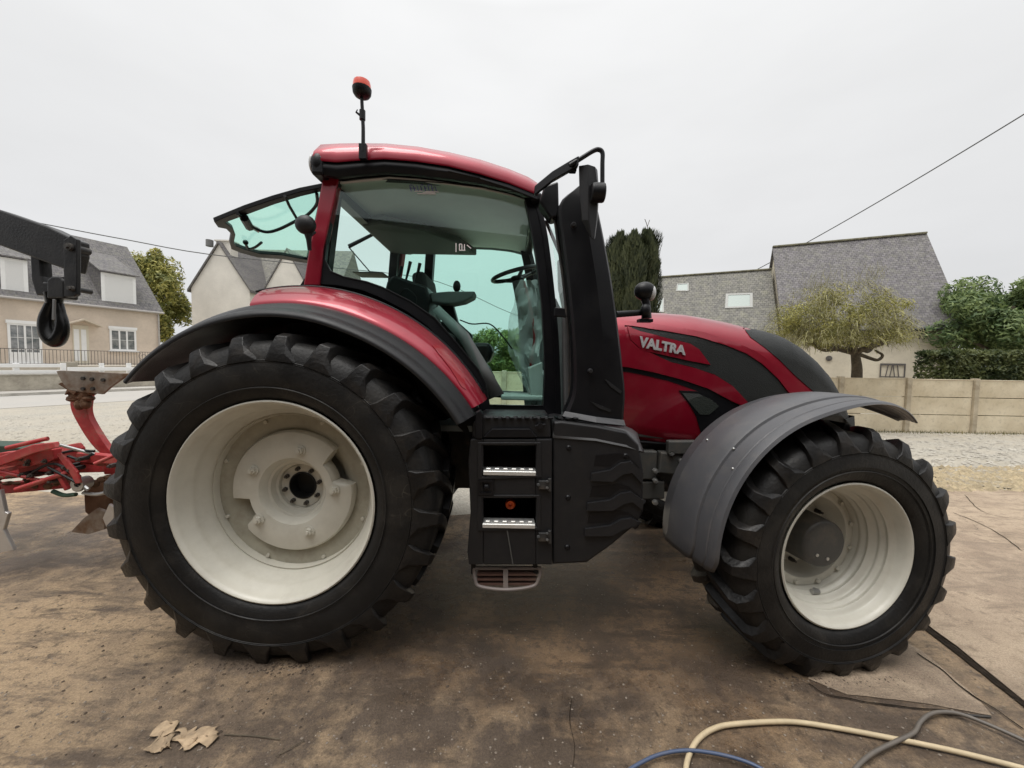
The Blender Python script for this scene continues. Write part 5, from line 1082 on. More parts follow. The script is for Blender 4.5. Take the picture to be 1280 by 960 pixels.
# hedge and big shrub at the right
HED = leafmat('hedge_green', (.035, .055, .018), (.15, .17, .06), sc_=1.6)
def hedge(name, label, a, b_, depth, ztop, n, m, size, seed, group=None):
    rnd = random.Random(seed); a = Vector(a); b_ = Vector(b_); c = (a + b_) / 2; t = thing(name, label, 'hedge', (c.x, c.y, 0), group=group); q = MB(); L2 = (b_ - a); nrm = Vector((-L2.y, L2.x, 0)).normalized()
    q.add([], [])
    for i in range(n):
        u = rnd.random(); v = rnd.random(); f = rnd.random(); z = ztop * v; y = rnd.uniform(-.5, .5) * depth
        if f < .45: y = -.5 * depth
        elif f < .65: z = ztop
        elif f < .75: u = rnd.choice((0, 1))
        p = a + L2 * u + nrm * y + Vector((0, 0, z)); bump_ = .10 * noise.noise(p * 2.2) + .03 * rnd.gauss(0, 1); p += Vector((bump_, bump_ - .05, bump_ if z > ztop * .8 else 0))
        nn = Vector((rnd.gauss(0, 1), rnd.gauss(0, 1) - .6, rnd.gauss(0, 1) + .4)).normalized(); uu = nn.orthogonal().normalized(); uu.rotate(Matrix.Rotation(rnd.random() * 6.28, 3, nn)); vv_ = nn.cross(uu); s = size * rnd.uniform(.6, 1.5)
        q.add([p - uu * s * 1.3, p + vv_ * s * .6, p + uu * s * 1.3, p - vv_ * s * .6], [(0, 1, 2, 3)])
    q.build('foliage', m, t, smooth=0, recalc=False); q = MB()
    for k in range(6): p = a + L2 * (k + .5) / 6; q.tube([Vector((p.x, p.y, -.05)), Vector((p.x + .05, p.y, ztop * .8))], [.05, .02], 6)
    q.build('stems', BARK, t); return t
hy = 12.6
hedge('clipped_hedge', 'low clipped green hedge on top of the line of the concrete fence at the right', (P(1158, 470, hy).x, hy, 0), (P(1275, 470, hy).x, hy, 0), .9, P(1210, 441, hy).z, 30000, HED, .042, 3)
hedge('clipped_hedge', 'next clipped hedge cut off by the right edge of the photo', (P(1284, 470, hy).x, hy + .3, 0), (P(1284, 470, hy).x + 2.6, hy + .3, 0), .9, P(1290, 448, hy).z, 9000, HED, .042, 4)
SHR = leafmat('shrub_green', (.055, .10, .03), (.25, .32, .12), sc_=1.2)
tree('laurel_tree', 'big rounded bright green evergreen tree behind the clipped hedge', 'tree', (P(1262, 400, 15.5).x, 15.5, 0), 5, (P(1262, 402, 15.5).z, (2.75, 2.2, 2.0)), 42000, .062, SHR, 21, .2, 40, 8, cr_r=.30)

# ================================================================== left side
PINKR = mat('pinkish_render', (.60, .51, .42), .9, var=.10, vs_=.6, bump=.25, bs=30, dirt=.28, dirtc=(.36, .30, .24))
DSL = bpy.data.materials.new('dark_slate'); DSL.use_nodes = True; slate(DSL, (.085, .08, .085), (.125, .115, .12), .35, 4)
GLS = mat('window_glass', (.10, .115, .12), .08, spec=.9, c2=(.30, .30, .30), vs_=3)
E = Vector((-25.1, 27.5, 0)); du = Vector((-.41, -.91, 0)).normalized(); ang = math.atan2(du.y, du.x)
bu_ = Vector((-du.y, du.x, 0)); bu_ = bu_ if bu_.x < 0 else -bu_     # away from the street
Lh = thing('roadside_house', 'beige rendered house with dark slate roof and white dormers across the road', 'house', E, ang)
sgn = 1 if Vector((-du.y, du.x, 0)).dot(bu_) > 0 else -1
def fl(px, py, o=0):           # pixel -> local (s, y, z) on the facade plane (o in front)
    p = OP(px, py, E - bu_ * o, bu_); return Vector(((p - E).dot(du), -sgn * o, p.z))
fz = 1.25                      # terrace level
ezl = fl(200, 388).z; rzl = ezl + 4.95; DD = 4.6; LL = 17
def yl(v): return sgn * v
q = MB(); q.b2((0, yl(0), 0), (LL, yl(2 * DD), ezl)); q.prism([(0, yl(.05), ezl), (0, yl(2 * DD - .05), ezl), (0, yl(DD), rzl - .1)], (.3, 0, 0)); q.prism([(LL, yl(.05), ezl), (LL, yl(2 * DD - .05), ezl), (LL, yl(DD), rzl - .1)], (-.3, 0, 0)); q.build('wall', PINKR, Lh, smooth=0)
q = MB(); q.prism([(-.15, yl(-.2), ezl - .12), (-.15, yl(DD), rzl), (-.15, yl(2 * DD + .2), ezl - .12), (-.15, yl(2 * DD + .2), ezl - .26), (-.15, yl(DD), rzl - .16), (-.15, yl(-.2), ezl - .26)], (LL + .3, 0, 0)); q.build('roof', DSL, Lh, smooth=0)
q = MB(); q.tube([(-.15, yl(-.26), ezl - .2), (LL + .1, yl(-.26), ezl - .2)], .07, 8); q.tube([(.1, yl(-.1), ezl - .2), (.1, yl(-.1), fz)], .05, 8); q.build('gutter', mat('light_gutter', (.38, .36, .34), .6), Lh)
def window(px0, py0, px1, py1, kind):
    a, b_ = fl(px0, py0), fl(px1, py1); s0, s1 = sorted((a.x, b_.x)); z1_, z0_ = max(a.z, b_.z), min(a.z, b_.z)
    q = MB(); y0, y1 = yl(-.06), yl(.02)
    q.ring([(s0 - .1, y0, z0_ - .1), (s1 + .1, y0, z0_ - .1), (s1 + .1, y0, z1_ + .1), (s0 - .1, y0, z1_ + .1)], [(s0, y0, z0_), (s1, y0, z0_), (s1, y0, z1_), (s0, y0, z1_)], (0, y1 - y0, 0)); fr_ = q.build('window_frame', WHT, Lh, smooth=0)
    q = MB(); q.b2((s0 - .02, yl(-.012), z0_), (s1 + .02, yl(-.006), z1_)); q.build('pane', GLS, fr_, smooth=0)
    q = MB(); n_ = 2 if kind != 'small' else 2
    for k in range(1, n_ + (1 if kind == 'small' else 0)): q.b2((s0 + (s1 - s0) * k / (n_ + (1 if kind == 'small' else 0)) - .04, yl(-.05), z0_), (s0 + (s1 - s0) * k / (n_ + (1 if kind == 'small' else 0)) + .04, yl(-.015), z1_))
    rws = 3 if kind == 'french' else 2
    for k in range(1, rws): q.b2((s0, yl(-.03), z0_ + (z1_ - z0_) * k / rws - .012), (s1, yl(-.014), z0_ + (z1_ - z0_) * k / rws + .012))
    if kind == 'french':
        q.b2((s0, yl(-.05), z0_), (s1, yl(-.015), z0_ + (z1_ - z0_) * .26))
        for k in (.25, .75): q.b2((s0 + (s1 - s0) * k - .012, yl(-.03), z0_), (s0 + (s1 - s0) * k + .012, yl(-.014), z1_))
    q.build('glazing_bars', WHT, fr_, smooth=0)
    q = MB(); q.b2((s0 - .2, yl(-.16), z0_ - .19), (s1 + .2, yl(0), z0_ - .1)); q.build('sill', WHT, fr_, smooth=0); q = MB(); q.b2((s0 - .15, yl(-.1), z1_ + .1), (s1 + .15, yl(0), z1_ + .28)); q.build('shutter_box', WHT, fr_, smooth=0)
window(139, 413, 168, 437, 'small'); window(12, 406, 50, 452, 'french')
a, b_ = fl(90, 406), fl(112, 455); s0, s1 = sorted((a.x, b_.x)); q = MB(); q.b2((s0, yl(-.05), fz), (s1, yl(0), a.z)); dr = q.build('door', mat('pale_door', (.62, .57, .46), .6), Lh, smooth=0)
q = MB()
for k in range(2): q.b2((s0 + .12 + k * (s1 - s0) * .45, yl(-.07), fz + .2), (s0 + .12 + (s1 - s0) * (.32 + k * .45), yl(-.05), a.z - .25))
q.build('door_panel', WHT, dr, smooth=0)
q = MB(); q.prism([(s0 - .45, yl(-.65), a.z + .02), ((s0 + s1) / 2, yl(-.65), a.z + .40), (s1 + .45, yl(-.65), a.z + .02), (s1 + .45, yl(-.65), a.z - .06), ((s0 + s1) / 2, yl(-.65), a.z + .30), (s0 - .45, yl(-.65), a.z - .06)], (0, yl(.65), 0)); q.build('door_canopy', mat('canopy_tile', (.52, .45, .36), .8), Lh, smooth=0)
def dormer(px0, px1, pyt, pyb):
    s0, s1 = sorted((fl(px0, pyb).x, fl(px1, pyb).x)); zb_ = ezl + .05; zt = fl((px0 + px1) / 2, pyt).z
    yb = .18; sl = (rzl - ezl) / DD; ybk = (zt + .12 + (DD - .6) * .42 - ezl) / sl
    q = MB(); q.prism([(s0, yl(yb), zb_), (s0, yl(yb), zt), (s0, yl(DD - .5), zt + (DD - .7) * .47)], (s1 - s0, 0, 0)); q.build('dormer_cheek', DSL, Lh, smooth=0)
    q = MB(); q.prism([(s0 - .14, yl(yb - .2), zt - .0), (s0 - .14, yl(DD - .35), zt + (DD - .55) * .50), (s0 - .14, yl(DD - .35), zt + (DD - .55) * .50 + .1), (s0 - .14, yl(yb - .2), zt + .09)], (s1 - s0 + .28, 0, 0)); q.build('dormer_roof', DSL, Lh, smooth=0)
    q = MB(); y0 = yl(yb - .03); q.ring([(s0, y0, zb_), (s1, y0, zb_), (s1, y0, zt - .01), (s0, y0, zt - .01)], [(s0 + .16, y0, zb_ + .16), (s1 - .16, y0, zb_ + .16), (s1 - .16, y0, zt - .14), (s0 + .16, y0, zt - .14)], (0, yl(.04), 0)); fr_ = q.build('dormer_frame', WHT, Lh, smooth=0)
    q = MB(); z = zb_ + .16
    while z < zt - .15: q.b2((s0 + .15, yl(yb - .025), z), (s1 - .15, yl(yb - .004), min(z + .055, zt - .14))); z += .06
    q.build('roller_shutter', mat('shutter_white', (.72, .72, .71), .6), fr_, smooth=0)
dormer(172, 129, 343, 380); dormer(37, 3, 323, 362); dormer(-40, -75, 323, 362)
q = MB(); q.b2((6.2, yl(DD - .3), rzl - .6), (7.0, yl(DD + .3), rzl + .8)); q.build('chimney', PINKR, Lh, smooth=0)
# terrace and railing in front of the house
tf = 6.5
Tt = thing('terrace_wall', 'low stained block retaining wall below the roadside house', 'wall', E, ang)
q = MB(); q.b2((-3.0, yl(-tf), 0), (LL + 4, yl(-tf - .22), .83)); q.b2((-3.0, yl(-tf - .02), .0), (LL + 4, yl(-.01), .02)); 
bw = mat('block_wall', (.30, .27, .22), .9, c2=(.50, .46, .38), vs_=1.2, bump=.4, bs=14, dirt=.4, dirtc=(.12, .11, .09)); q.build('block_wall', bw, Tt, smooth=0)
q = MB(); q.b2((-3.0, yl(-tf + .01), .03), (LL + 4, yl(-4.2), .80)); q.b2((-3.0, yl(-4.19), .03), (LL + 4, yl(-.03), fz - .03)); q.build('terrace', mat('terrace_concrete', (.42, .38, .32), .9, var=.1), Tt, smooth=0)
q = MB(); q.b2((-3.0, yl(-tf + .03), .832), (LL + 4, yl(-tf - .28), .88)); q.build('coping', mat('coping_grey', (.40, .38, .34), .9, var=.2), Tt, smooth=0)
Rl = thing('terrace_railing', 'thin iron balustrade along the terrace of the roadside house', 'railing', E, ang); 
q = MB(); yr = yl(-4.0); zr0, zr1 = fz, fz + .80
q.bar((-.5, yr, zr1), (LL + 2, yr, zr1), .04, .03); q.bar((-.5, yr, zr0 + .08), (LL + 2, yr, zr0 + .08), .03, .02); q.build('rail', mat('old_iron', (.1, .09, .085), .8), Rl, smooth=0)
q = MB(); s = -.5
while s < LL: 
    q.bar((s, yr, zr0 + .0), (s, yr, zr1 - .01), .016, .016, (1, 0, 0)); s += .13
q.build('bars', MATS['old_iron'], Rl, smooth=0)
q = MB()
for s in (1.0, 1.5, 2.0, 2.6):
    for zz, rr in ((.55, .2), (.25, .14)): q.tube([(s + math.cos(t) * rr * min(1, t / 5 + .2), yr - .02 * sgn, zr0 + zz + math.sin(t) * rr * min(1, t / 5 + .2)) for t in [i * .35 for i in range(22)]], .012, 5)
q.build('scrollwork', MATS['old_iron'], Rl)
# white board guard rail on the retaining wall
go = 6.35; gp = lambda px, py: fl(px, py, go)
Gr = thing('guard_rail', 'white two board guard rail on short posts above the low block wall', 'guard rail', E, ang)
xr = [gp(-60, 460).x, gp(76, 460).x, gp(84, 460).x, gp(215, 460).x]
for y0_, y1_ in ((467.5, 462.8), (459.2, 454.6)):
    za, zb2 = gp(10, y0_).z, gp(10, y1_).z; q = MB(); q.b2((xr[1], yl(-go - .03), za), (xr[0], yl(-go + .02), zb2)); q.build('board', WHT, Gr, smooth=0, bevel=.01)
za, zb2 = gp(130, 463.5).z, gp(130, 459).z; q = MB(); q.b2((xr[3], yl(-go - .03), za), (xr[2], yl(-go + .02), zb2)); q.build('board', WHT, Gr, smooth=0, bevel=.01)
for px in (-40, 21, 80, 128, 162, 205):
    x = gp(px, 460).x; q = MB(); q.b2((x - .09, yl(-go + .03), .7), (x + .09, yl(-go + .16), gp(px, 454).z)); q.build('rail_post', WHT, Gr, smooth=0, bevel=.01)
p = gp(90, 455); q = MB(); q.b2((p.x - .3, yl(-go + .3), .7), (p.x + .3, yl(-go + .7), p.z + .1)); pw_ = thing('stone_pillar', 'short grey pillar standing at the gap of the white guard rail', 'pillar', E, ang); q.build('shaft', bw, pw_, smooth=0, bevel=.02)
# road, kerb and pavement follow the wall
def fw(x, o, z=0): return E + du * x - bu_ * o + Vector((0, 0, z))
Sh = [fw(-60, 8.4), fw(45, 8.4), fw(45, 14.2), fw(-60, 14.2)]
sheet('road', [(p.x, p.y) for p in Sh], .008, ROADM)
def strip3(name, x0, x1, o0, o1, z, m):
    q = MB(); q.prism([fw(x0, o0), fw(x1, o0), fw(x1, o1), fw(x0, o1)], (0, 0, z)); tag(q.build(name, m, smooth=0), kind='structure')
strip3('kerb', -60, 45, 8.25, 8.39, .13, mat('kerb_stone', (.42, .40, .36), .85, var=.2, vs_=2))
strip3('pavement', -60, 45, 6.75, 8.245, .125, mat('pavement_grey', (.36, .34, .31), .9, var=.15, vs_=1))

# far white house with chimney
FW = mat('dirty_white_render', (.64, .61, .55), .9, var=.08, vs_=.5, dirt=.25, dirtc=(.35, .33, .29))
YF = 34
def FPt(px, py, Y=YF): return P(px, py, Y)
o_ = FPt(300, 460); Fh = thing('gabled_house', 'dirty white gable house with a chimney beyond the opened rear window', 'house', (o_.x, YF, 0))
q = MB(); gl = FPt(239, 360); gr = FPt(312, 362); ap_ = FPt(274, 305)
q.prism([Vector((gl.x, YF, 0)), Vector((gl.x, YF, gl.z)), Vector((ap_.x, YF, ap_.z)), Vector((gr.x, YF, gr.z)), Vector((gr.x, YF, 0))], (0, 8, 0)); q.build('wall', FW, Fh, smooth=0)
q = MB(); e0 = Vector((gl.x - .25, YF - .15, gl.z - .35)); e1 = Vector((ap_.x, YF - .15, ap_.z + .02)); e2 = Vector((gr.x + .2, YF - .15, gr.z - .3))
q.prism([e0, e1, e2, e2 + Vector((0, 0, .22)), e1 + Vector((0, 0, .22)), e0 + Vector((0, 0, .22))], (0, 8.3, 0)); q.build('roof', DSL, Fh, smooth=0)
q = MB(); a = FPt(266, 315); b_ = FPt(284, 300); q.b2((a.x, YF + .4, a.z - 1.2), (b_.x, YF + 1.3, b_.z)); q.b2((a.x - .1, YF + .3, b_.z + .005), (b_.x + .1, YF + 1.4, b_.z + .12)); q.build('chimney', FW, Fh, smooth=0)
q = MB(); q.cyl(FPt(262, 308, YF + .2), FPt(262, 300, YF + .2), .28, 10); q.build('chimney_pot', mat('pot_grey', (.15, .15, .15), .8), Fh)
# side range with a slate slope facing us and second gable
YG = 37; o_ = P(340, 460, YG); F2 = thing('rear_house', 'white gabled house with grey slate slope standing behind the tractor cab pillar', 'house', (o_.x, YG, 0))
q = MB(); a = P(286, 460, YG); b_ = P(372, 460, YG); ez2 = P(330, 362, YG).z; rz2 = P(330, 312, YG + 3.5).z
q.b2((a.x, YG, 0), (b_.x + 4, YG + 7, ez2)); q.build('wall', FW, F2, smooth=0)
q = MB(); q.prism([(a.x, YG - .2, ez2 - .1), (a.x, YG + 3.5, rz2), (a.x, YG + 7.2, ez2 - .1)], (b_.x + 4 - a.x, 0, 0)); q.build('roof', SLATE2, F2, smooth=0)
q = MB(); g0, g1_, g2 = P(331, 362, YG - 1.5), P(359, 313, YG - 1.5), P(388, 366, YG - 1.5)
q.prism([Vector((g0.x, YG - 1.5, 0)), Vector((g0.x, YG - 1.5, g0.z)), Vector((g1_.x, YG - 1.5, g1_.z)), Vector((g2.x, YG - 1.5, g2.z)), Vector((g2.x, YG - 1.5, 0))], (0, 4.5, 0)); q.build('gable', FW, F2, smooth=0)
q = MB(); g0 = g0 + Vector((-.15, -.1, -.25)); g2 = g2 + Vector((.15, -.1, -.25)); g1_ = g1_ + Vector((0, -.1, 0.02)); q.prism([g0, g1_, g2, g2 + Vector((0, 0, .2)), g1_ + Vector((0, 0, .2)), g0 + Vector((0, 0, .2))], (0, 4.6, 0)); q.build('gable_roof', DSL, F2, smooth=0)
# trees on the left and beyond the cab
AUT = leafmat('autumn_leaves', (.15, .17, .045), (.46, .42, .12), sc_=.9)
def tpx(px, py, Y): p = P(px, py, Y); return p
b_ = tpx(194, 460, 38); tree('autumn_tree', 'tall yellow and green tree behind the end of the roadside house', 'tree', (b_.x, 38, 0), 11, (tpx(196, 372, 38).z, (3.2, 3, 5.2)), 20000, .13, AUT, 8, .22, 34, 8, cr_r=.33)
GRN = leafmat('bright_leaves', (.08, .13, .03), (.26, .32, .09), sc_=.8)
for i, (px, Y, r_, yt, lab) in enumerate(((612, 24, 1.9, 402, 'bushy light green tree seen through the cab glass by the seat'), (650, 25, 1.9, 406, 'bushy light green tree seen through the cab glass by the steering column'), (690, 25.5, 2.0, 412, 'bushy green tree mostly hidden by the cab front pillar'), (575, 26, 1.8, 418, 'bushy green tree hidden behind the red fender'))):
    b_ = P(px, 470, Y); zt = P(px, yt, Y).z; tree('garden_tree', lab, 'tree', (b_.x, Y, 0), zt, (zt * .52, (r_, r_, zt * .5)), 9000, .085, GRN, 60 + i, .16, 26, 6, group='light green trees beyond the cab', cr_r=.36)
q = MB(); p0, p1 = P(560, 500, 21), P(705, 500, 21); q.b2((p0.x - 6, 21, 0), (p1.x + 8, 21.15, P(640, 468, 21).z)); tag(q.build('far_wall', CONC, None, smooth=0), 'low pale wall below the light green trees seen through the cab', 'wall')
# distant tree belt so that the horizon is not bare
q = MB(); rnd = random.Random(77); cl = []
for i in range(90):
    x = -150 + 300 * (i + rnd.random()) / 90; y = 95 + rnd.uniform(-8, 14); hh = rnd.uniform(2.5, 5.0); cl.append((Vector((x, y, hh * .5)), (3.2, 3, hh * .62)))
leaves(q, cl, 26000, .42, rnd, .3, 1.3); tag(q.build('distant_woodland', leafmat('far_leaves', (.05, .065, .035), (.12, .13, .07), sc_=.1), smooth=0, recalc=False), kind='stuff')

# wires
WIRE = mat('cable_black', (.09, .09, .09), .6)
q = MB(); a, b_ = P(1330, 112, 20.0), P(944, 338, 36); pts = [a.lerp(b_, k / 20) - Vector((0, 0, .25 * 4 * (k / 20) * (1 - k / 20))) for k in range(21)]
q.tube(pts, .035, 6); tag(q.build('power_cable', WIRE), 'thin grey cable rising from the slate roof to the upper right', 'cable')
q = MB(); a, b_ = P(-60, 245, 13), P(640, 392, 70)
pts = [P(-60, 256, 13), P(60, 281, 16), P(160, 300, 20), P(262, 318, 25), P(390, 332, 33), P(547, 352, 48), P(640, 392, 60), P(700, 410, 66)]; q.tube(cr(pts, 4), [.016 + .0012 * i for i in range(29)], 6); tag(q.build('telephone_wire', WIRE), 'long thin wire sagging over the left house towards the cab', 'cable')
q = MB(); b_ = P(700, 408, 66.2); q.tube([Vector((b_.x, 66.2, 0)), Vector((b_.x, 66.2, b_.z + .4))], [.16, .11], 8); tag(q.build('utility_pole', BARK), 'distant wooden pole that carries the telephone wire behind the cab', 'pole')

# ================================================================== crane boom with hook, upper left
BOOM = mat('boom_black', (.012, .012, .013), .38, bump=.15, bs=60, dirt=.25, dirtc=(.05, .045, .04), rv=.1)
YB = 2.9; Bm = thing('crane_boom', 'black steel lifting boom with a hook hanging at its end at upper left', 'crane', Vector((P(-330, 300, YB).x, YB + .1, 0)))
q = MB(); q.prism([P(*p, YB) for p in ((-330, 165), (0, 262), (60, 283), (95, 300), (95, 318), (90, 340), (60, 329), (0, 307), (-330, 230))], (0, .10, 0)); q.build('boom', BOOM, Bm, smooth=0, bevel=.012)
q = MB(); t_ = P(-330, 200, YB); q.b2((t_.x - .12, YB - .02, 0), (t_.x + .12, YB + .24, t_.z + .15)); q.b2((t_.x - .5, YB - .4, 0), (t_.x + .5, YB + .62, .05)); q.build('mast', BOOM, Bm, smooth=0, bevel=.01)
q = MB(); q.prism([P(*p, YB + .02) for p in ((37, 314), (49, 317), (51, 345), (54, 353), (80, 352), (80, 368), (45, 369), (39, 350))], (0, .08, 0)); q.build('hook_bracket', BOOM, Bm, smooth=0, bevel=.008)
q = MB(); q.prism([P(*p, YB - .03) for p in ((79, 300), (88, 294), (96, 299), (96, 368), (92, 371), (80, 371))], (0, .03, 0)); q.build('side_plate', BOOM, Bm, smooth=0, bevel=.006)
q = MB(); q.prism([P(*p, YB + .10) for p in ((78, 302), (86, 296), (92, 300), (92, 366), (80, 368))], (0, .03, 0)); q.build('side_plate', BOOM, Bm, smooth=0, bevel=.006)
for px, py in ((88, 309), (91, 361)):
    q = MB(); c = P(px, py, YB - .03); q.cyl(c + Vector((0, .12, 0)), c + Vector((0, -.02, 0)), .028 if py < 330 else .02, 14); q.cyl(c + Vector((0, -.02, 0)), c + Vector((0, -.035, 0)), .015, 6); q.build('pin', IRON, Bm, smooth=30)
YH = YB + .05
q = MB(); q.prism([P(*p, YH - .06) for p in ((58, 373), (58, 350), (64, 345), (74, 345), (80, 351), (80, 373))], (0, .10, 0)); q.build('swivel', BOOM, Bm, smooth=0, bevel=.012)
HK = mat('hook_black', (.010, .010, .010), .25, metal=.3)
hk = [(66, 374), (61, 388), (58, 400), (59, 413), (64, 423), (70, 426), (76, 418), (78, 405), (76, 392), (73, 380)]
q = MB(); pts = cr([P(*p, YH) for p in hk], 5); n_ = len(pts); q.tube(pts, [.030 + .022 * math.sin(math.pi * min(1, i / n_ * 1.15)) for i in range(n_)], 12); q.tube([P(67, 366, YH), P(68, 380, YH)], [.055, .045], 12); q.build('hook', HK, Bm)
q = MB(); q.bar(P(68, 374, YH - .06), P(67, 400, YH - .06), .018, .012, (0, 1, 0)); q.build('safety_catch', mat('catch_grey', (.25, .25, .25), .4, metal=.6), Bm, smooth=0, bevel=.003)

# ================================================================== plough behind the tractor
YP = 3.15
Pg = thing('plough', 'red reversible plough with worn shares hitched behind the tractor', 'plough', (P(60, 600, YP).x, YP, 0))
RUST = mat('worn_share', (.36, .33, .29), .6, metal=.3, c2=(.16, .09, .05), vs_=6, dirt=.4, dirtc=(.22, .13, .07), bump=.3, bs=30)
SHINE = mat('polished_share', (.55, .54, .53), .35, metal=.6, dirt=.3)
MUD = mat('caked_mud', (.13, .07, .04), .95, var=.3, vs_=6, bump=.8, bs=20)
def plp(nm, pts, Y, ext, m, bev=.006): q = MB(); q.prism([P(*p, Y) for p in pts], (0, ext, 0)); return q.build(nm, m, Pg, smooth=0, bevel=bev)
plp('main_beam', [(-200, 580), (0, 576), (75, 570), (150, 570), (180, 572), (182, 590), (150, 590), (75, 592), (0, 600), (-200, 606)], YP, .14, PLRED, .01)
plp('lower_beam', [(-200, 612), (0, 605), (80, 596), (88, 600), (88, 610), (0, 618), (-200, 630)], YP - .14, .07, PLRED)
plp('upper_link', [(-120, 590), (0, 566), (60, 560), (66, 562), (68, 574), (60, 578), (0, 584), (-120, 608)], YP - .24, .06, PLRED)
plp('turnover_frame', [(45, 572), (50, 565), (66, 559), (72, 566), (74, 582), (60, 590), (46, 590)], YP - .2, .2, PLRED, .01)
q = MB(); q.bar(P(0, 590, YP - .2), P(60, 575, YP - .22), .04, .03); q.bar(P(70, 580, YP - .2), P(100, 600, YP - .1), .03, .04); q.bar(P(70, 586, YP - .22), P(85, 612, YP - .22), .03, .03); q.bar(P(110, 575, YP - .1), P(180, 585, YP - .1), .06, .05); q.build('brace', PLRED, Pg, smooth=0, bevel=.005)
# linkage drawbar reaching the tractor
q = MB(); q.bar(P(140, 580, YP + .05), Vector((-1.55, YC, .95)), .16, .14); q.bar(P(140, 598, YP - .1), Vector((-1.55, YC - .3, .75)), .06, .08); q.build('headstock', PLRED, Pg, smooth=0, bevel=.01)
# upper body: curved leg, mud and mouldboard
q = MB(); lg = cr([P(150, 582, YP), P(126, 560, YP), P(106, 530, YP), (P(98, 510, YP)), P(101, 488, YP)], 5); q.loft([[p + Vector((-.085 + .02 * i / 20, 0, .03)), p + Vector((.085 - .02 * i / 20, 0, -.03)), p + Vector((.085 - .02 * i / 20, .05, -.03)), p + Vector((-.085 + .02 * i / 20, .05, .03))] for i, p in enumerate(lg)], closed=True, caps=True); q.build('leg', PLRED, Pg, smooth=30, bevel=.006)
q = MB(); rnd = random.Random(9)
for k in range(16): q.ball(P(rnd.uniform(92, 118), rnd.uniform(488, 510), YP - .03), (rnd.uniform(.025, .06), .035, rnd.uniform(.02, .05)), 8, 6)
q.build('mud', MUD, Pg)
plp('mouldboard', [(70, 464), (75, 463), (120, 465), (163, 467), (152, 474), (138, 484), (128, 493), (100, 490), (84, 487), (76, 476)], YP - .07, .02, RUST, .004)
plp('share', [(76, 478), (84, 487), (95, 490), (92, 494), (86, 490), (80, 494), (83, 487), (72, 480)], YP - .075, .04, MUD, .004)
for px, py in ((105, 473), (116, 474), (105, 486), (117, 486), (130, 475)): q = MB(); c = P(px, py, YP - .07); q.cyl(c, c + Vector((0, -.015, 0)), .014, 8); q.build('bolt', IRON, Pg)
# lower bodies
plp('lower_leg', [(104, 602), (140, 600), (136, 640), (118, 650), (106, 640)], YP + .02, .05, MUD)
plp('lower_mouldboard', [(88, 665), (104, 648), (120, 636), (132, 640), (130, 662), (110, 668)], YP - .10, .03, RUST, .004)
plp('skim_share', [(128, 648), (136, 630), (142, 634), (142, 655), (134, 662)], YP - .16, .02, SHINE, .004)
plp('front_share', [(-30, 640), (0, 612), (6, 640), (10, 642), (4, 662), (17, 688), (0, 691), (-40, 670)], YP - .35, .025, SHINE, .004)
plp('front_leg', [(-60, 600), (-10, 600), (0, 640), (-30, 660)], YP - .30, .04, PLRED)
rp_ = random.Random(31)
plp('tine_bracket', [(20, 566), (44, 562), (52, 574), (48, 596), (24, 598)], YP - .16, .06, PLRED)
plp('adjuster', [(-10, 574), (40, 556), (66, 553), (70, 560), (44, 566), (-10, 586)], YP - .30, .04, PLRED)
plp('rear_beam', [(95, 566), (182, 574), (182, 582), (95, 578)], YP - .18, .06, PLRED)
plp('depth_arm', [(70, 568), (75, 566), (96, 590), (100, 604), (94, 605), (88, 594)], YP - .26, .02, PLRED)
for a_, b_, r_ in (((8, 560), (60, 548), .016), ((75, 556), (118, 568), .012), ((20, 612), (86, 590), .018), ((118, 580), (150, 566), .014), ((-20, 585), (48, 600), .014)):
    q = MB(); q.cyl(P(*a_, YP - .3), P(*b_, YP - .22), r_, 10); q.build('rod', PLRED if r_ > .013 else STEEL, Pg)
for k in range(16):
    c = P(rp_.uniform(5, 145), rp_.uniform(570, 602), YP - .25); q = MB(); q.cyl(c + Vector((0, .1, 0)), c, .017, 6); q.cyl(c, c + Vector((0, -.015, 0)), .009, 8); q.build('bolt', IRON, Pg, smooth=30)
q = MB()
for k in range(26): q.ball(P(rp_.uniform(-10, 140), rp_.choice((598, 603, 607)) + rp_.gauss(0, 2), YP - .13), (rp_.uniform(.015, .05), .03, rp_.uniform(.01, .03)), 8, 6)
q.build('mud', MUD, Pg)
# hydraulic hoses and couplings
q = MB()
for pts in ([(60, 584), (75, 592), (90, 600), (100, 606)], [(30, 600), (50, 585), (70, 580), (90, 592)], [(78, 566), (95, 563), (118, 564)], [(85, 570), (100, 574), (116, 568)]): q.tube(cr([P(*p, YP - .24) for p in pts], 5), .010, 7)
q.build('hydraulic_hose', BLK, Pg)
q = MB(); c = P(103, 604, YP - .2); q.lathe([(-.04, .02), (-.04, .05), (.04, .05), (.04, .02)], c=c, n=18, closed=True); q.ball(P(98, 610, YP - .2), (.04, .03, .03), 10, 6); q.tube([P(94, 598, YP - .22), P(110, 612, YP - .22)], .016, 8); q.tube(cr([P(104, 616, YP - .2), P(120, 618, YP - .2), P(135, 615, YP - .2)], 4), .014, 8); q.build('hitch_pin', STEEL, Pg)
q = MB(); q.tube(cr([P(66, 614, YP - .2), P(80, 619, YP - .2), P(95, 618, YP - .2)], 4), .016, 8); q.build('green_hose', mat('green_rubber', (.04, .09, .06), .5), Pg)
plp('green_cover', [(-80, 556), (0, 557), (20, 559), (36, 563), (30, 567), (0, 568), (-80, 575)], YP + .1, .2, mat('dark_green_metal', (.025, .055, .035), .6), .01)

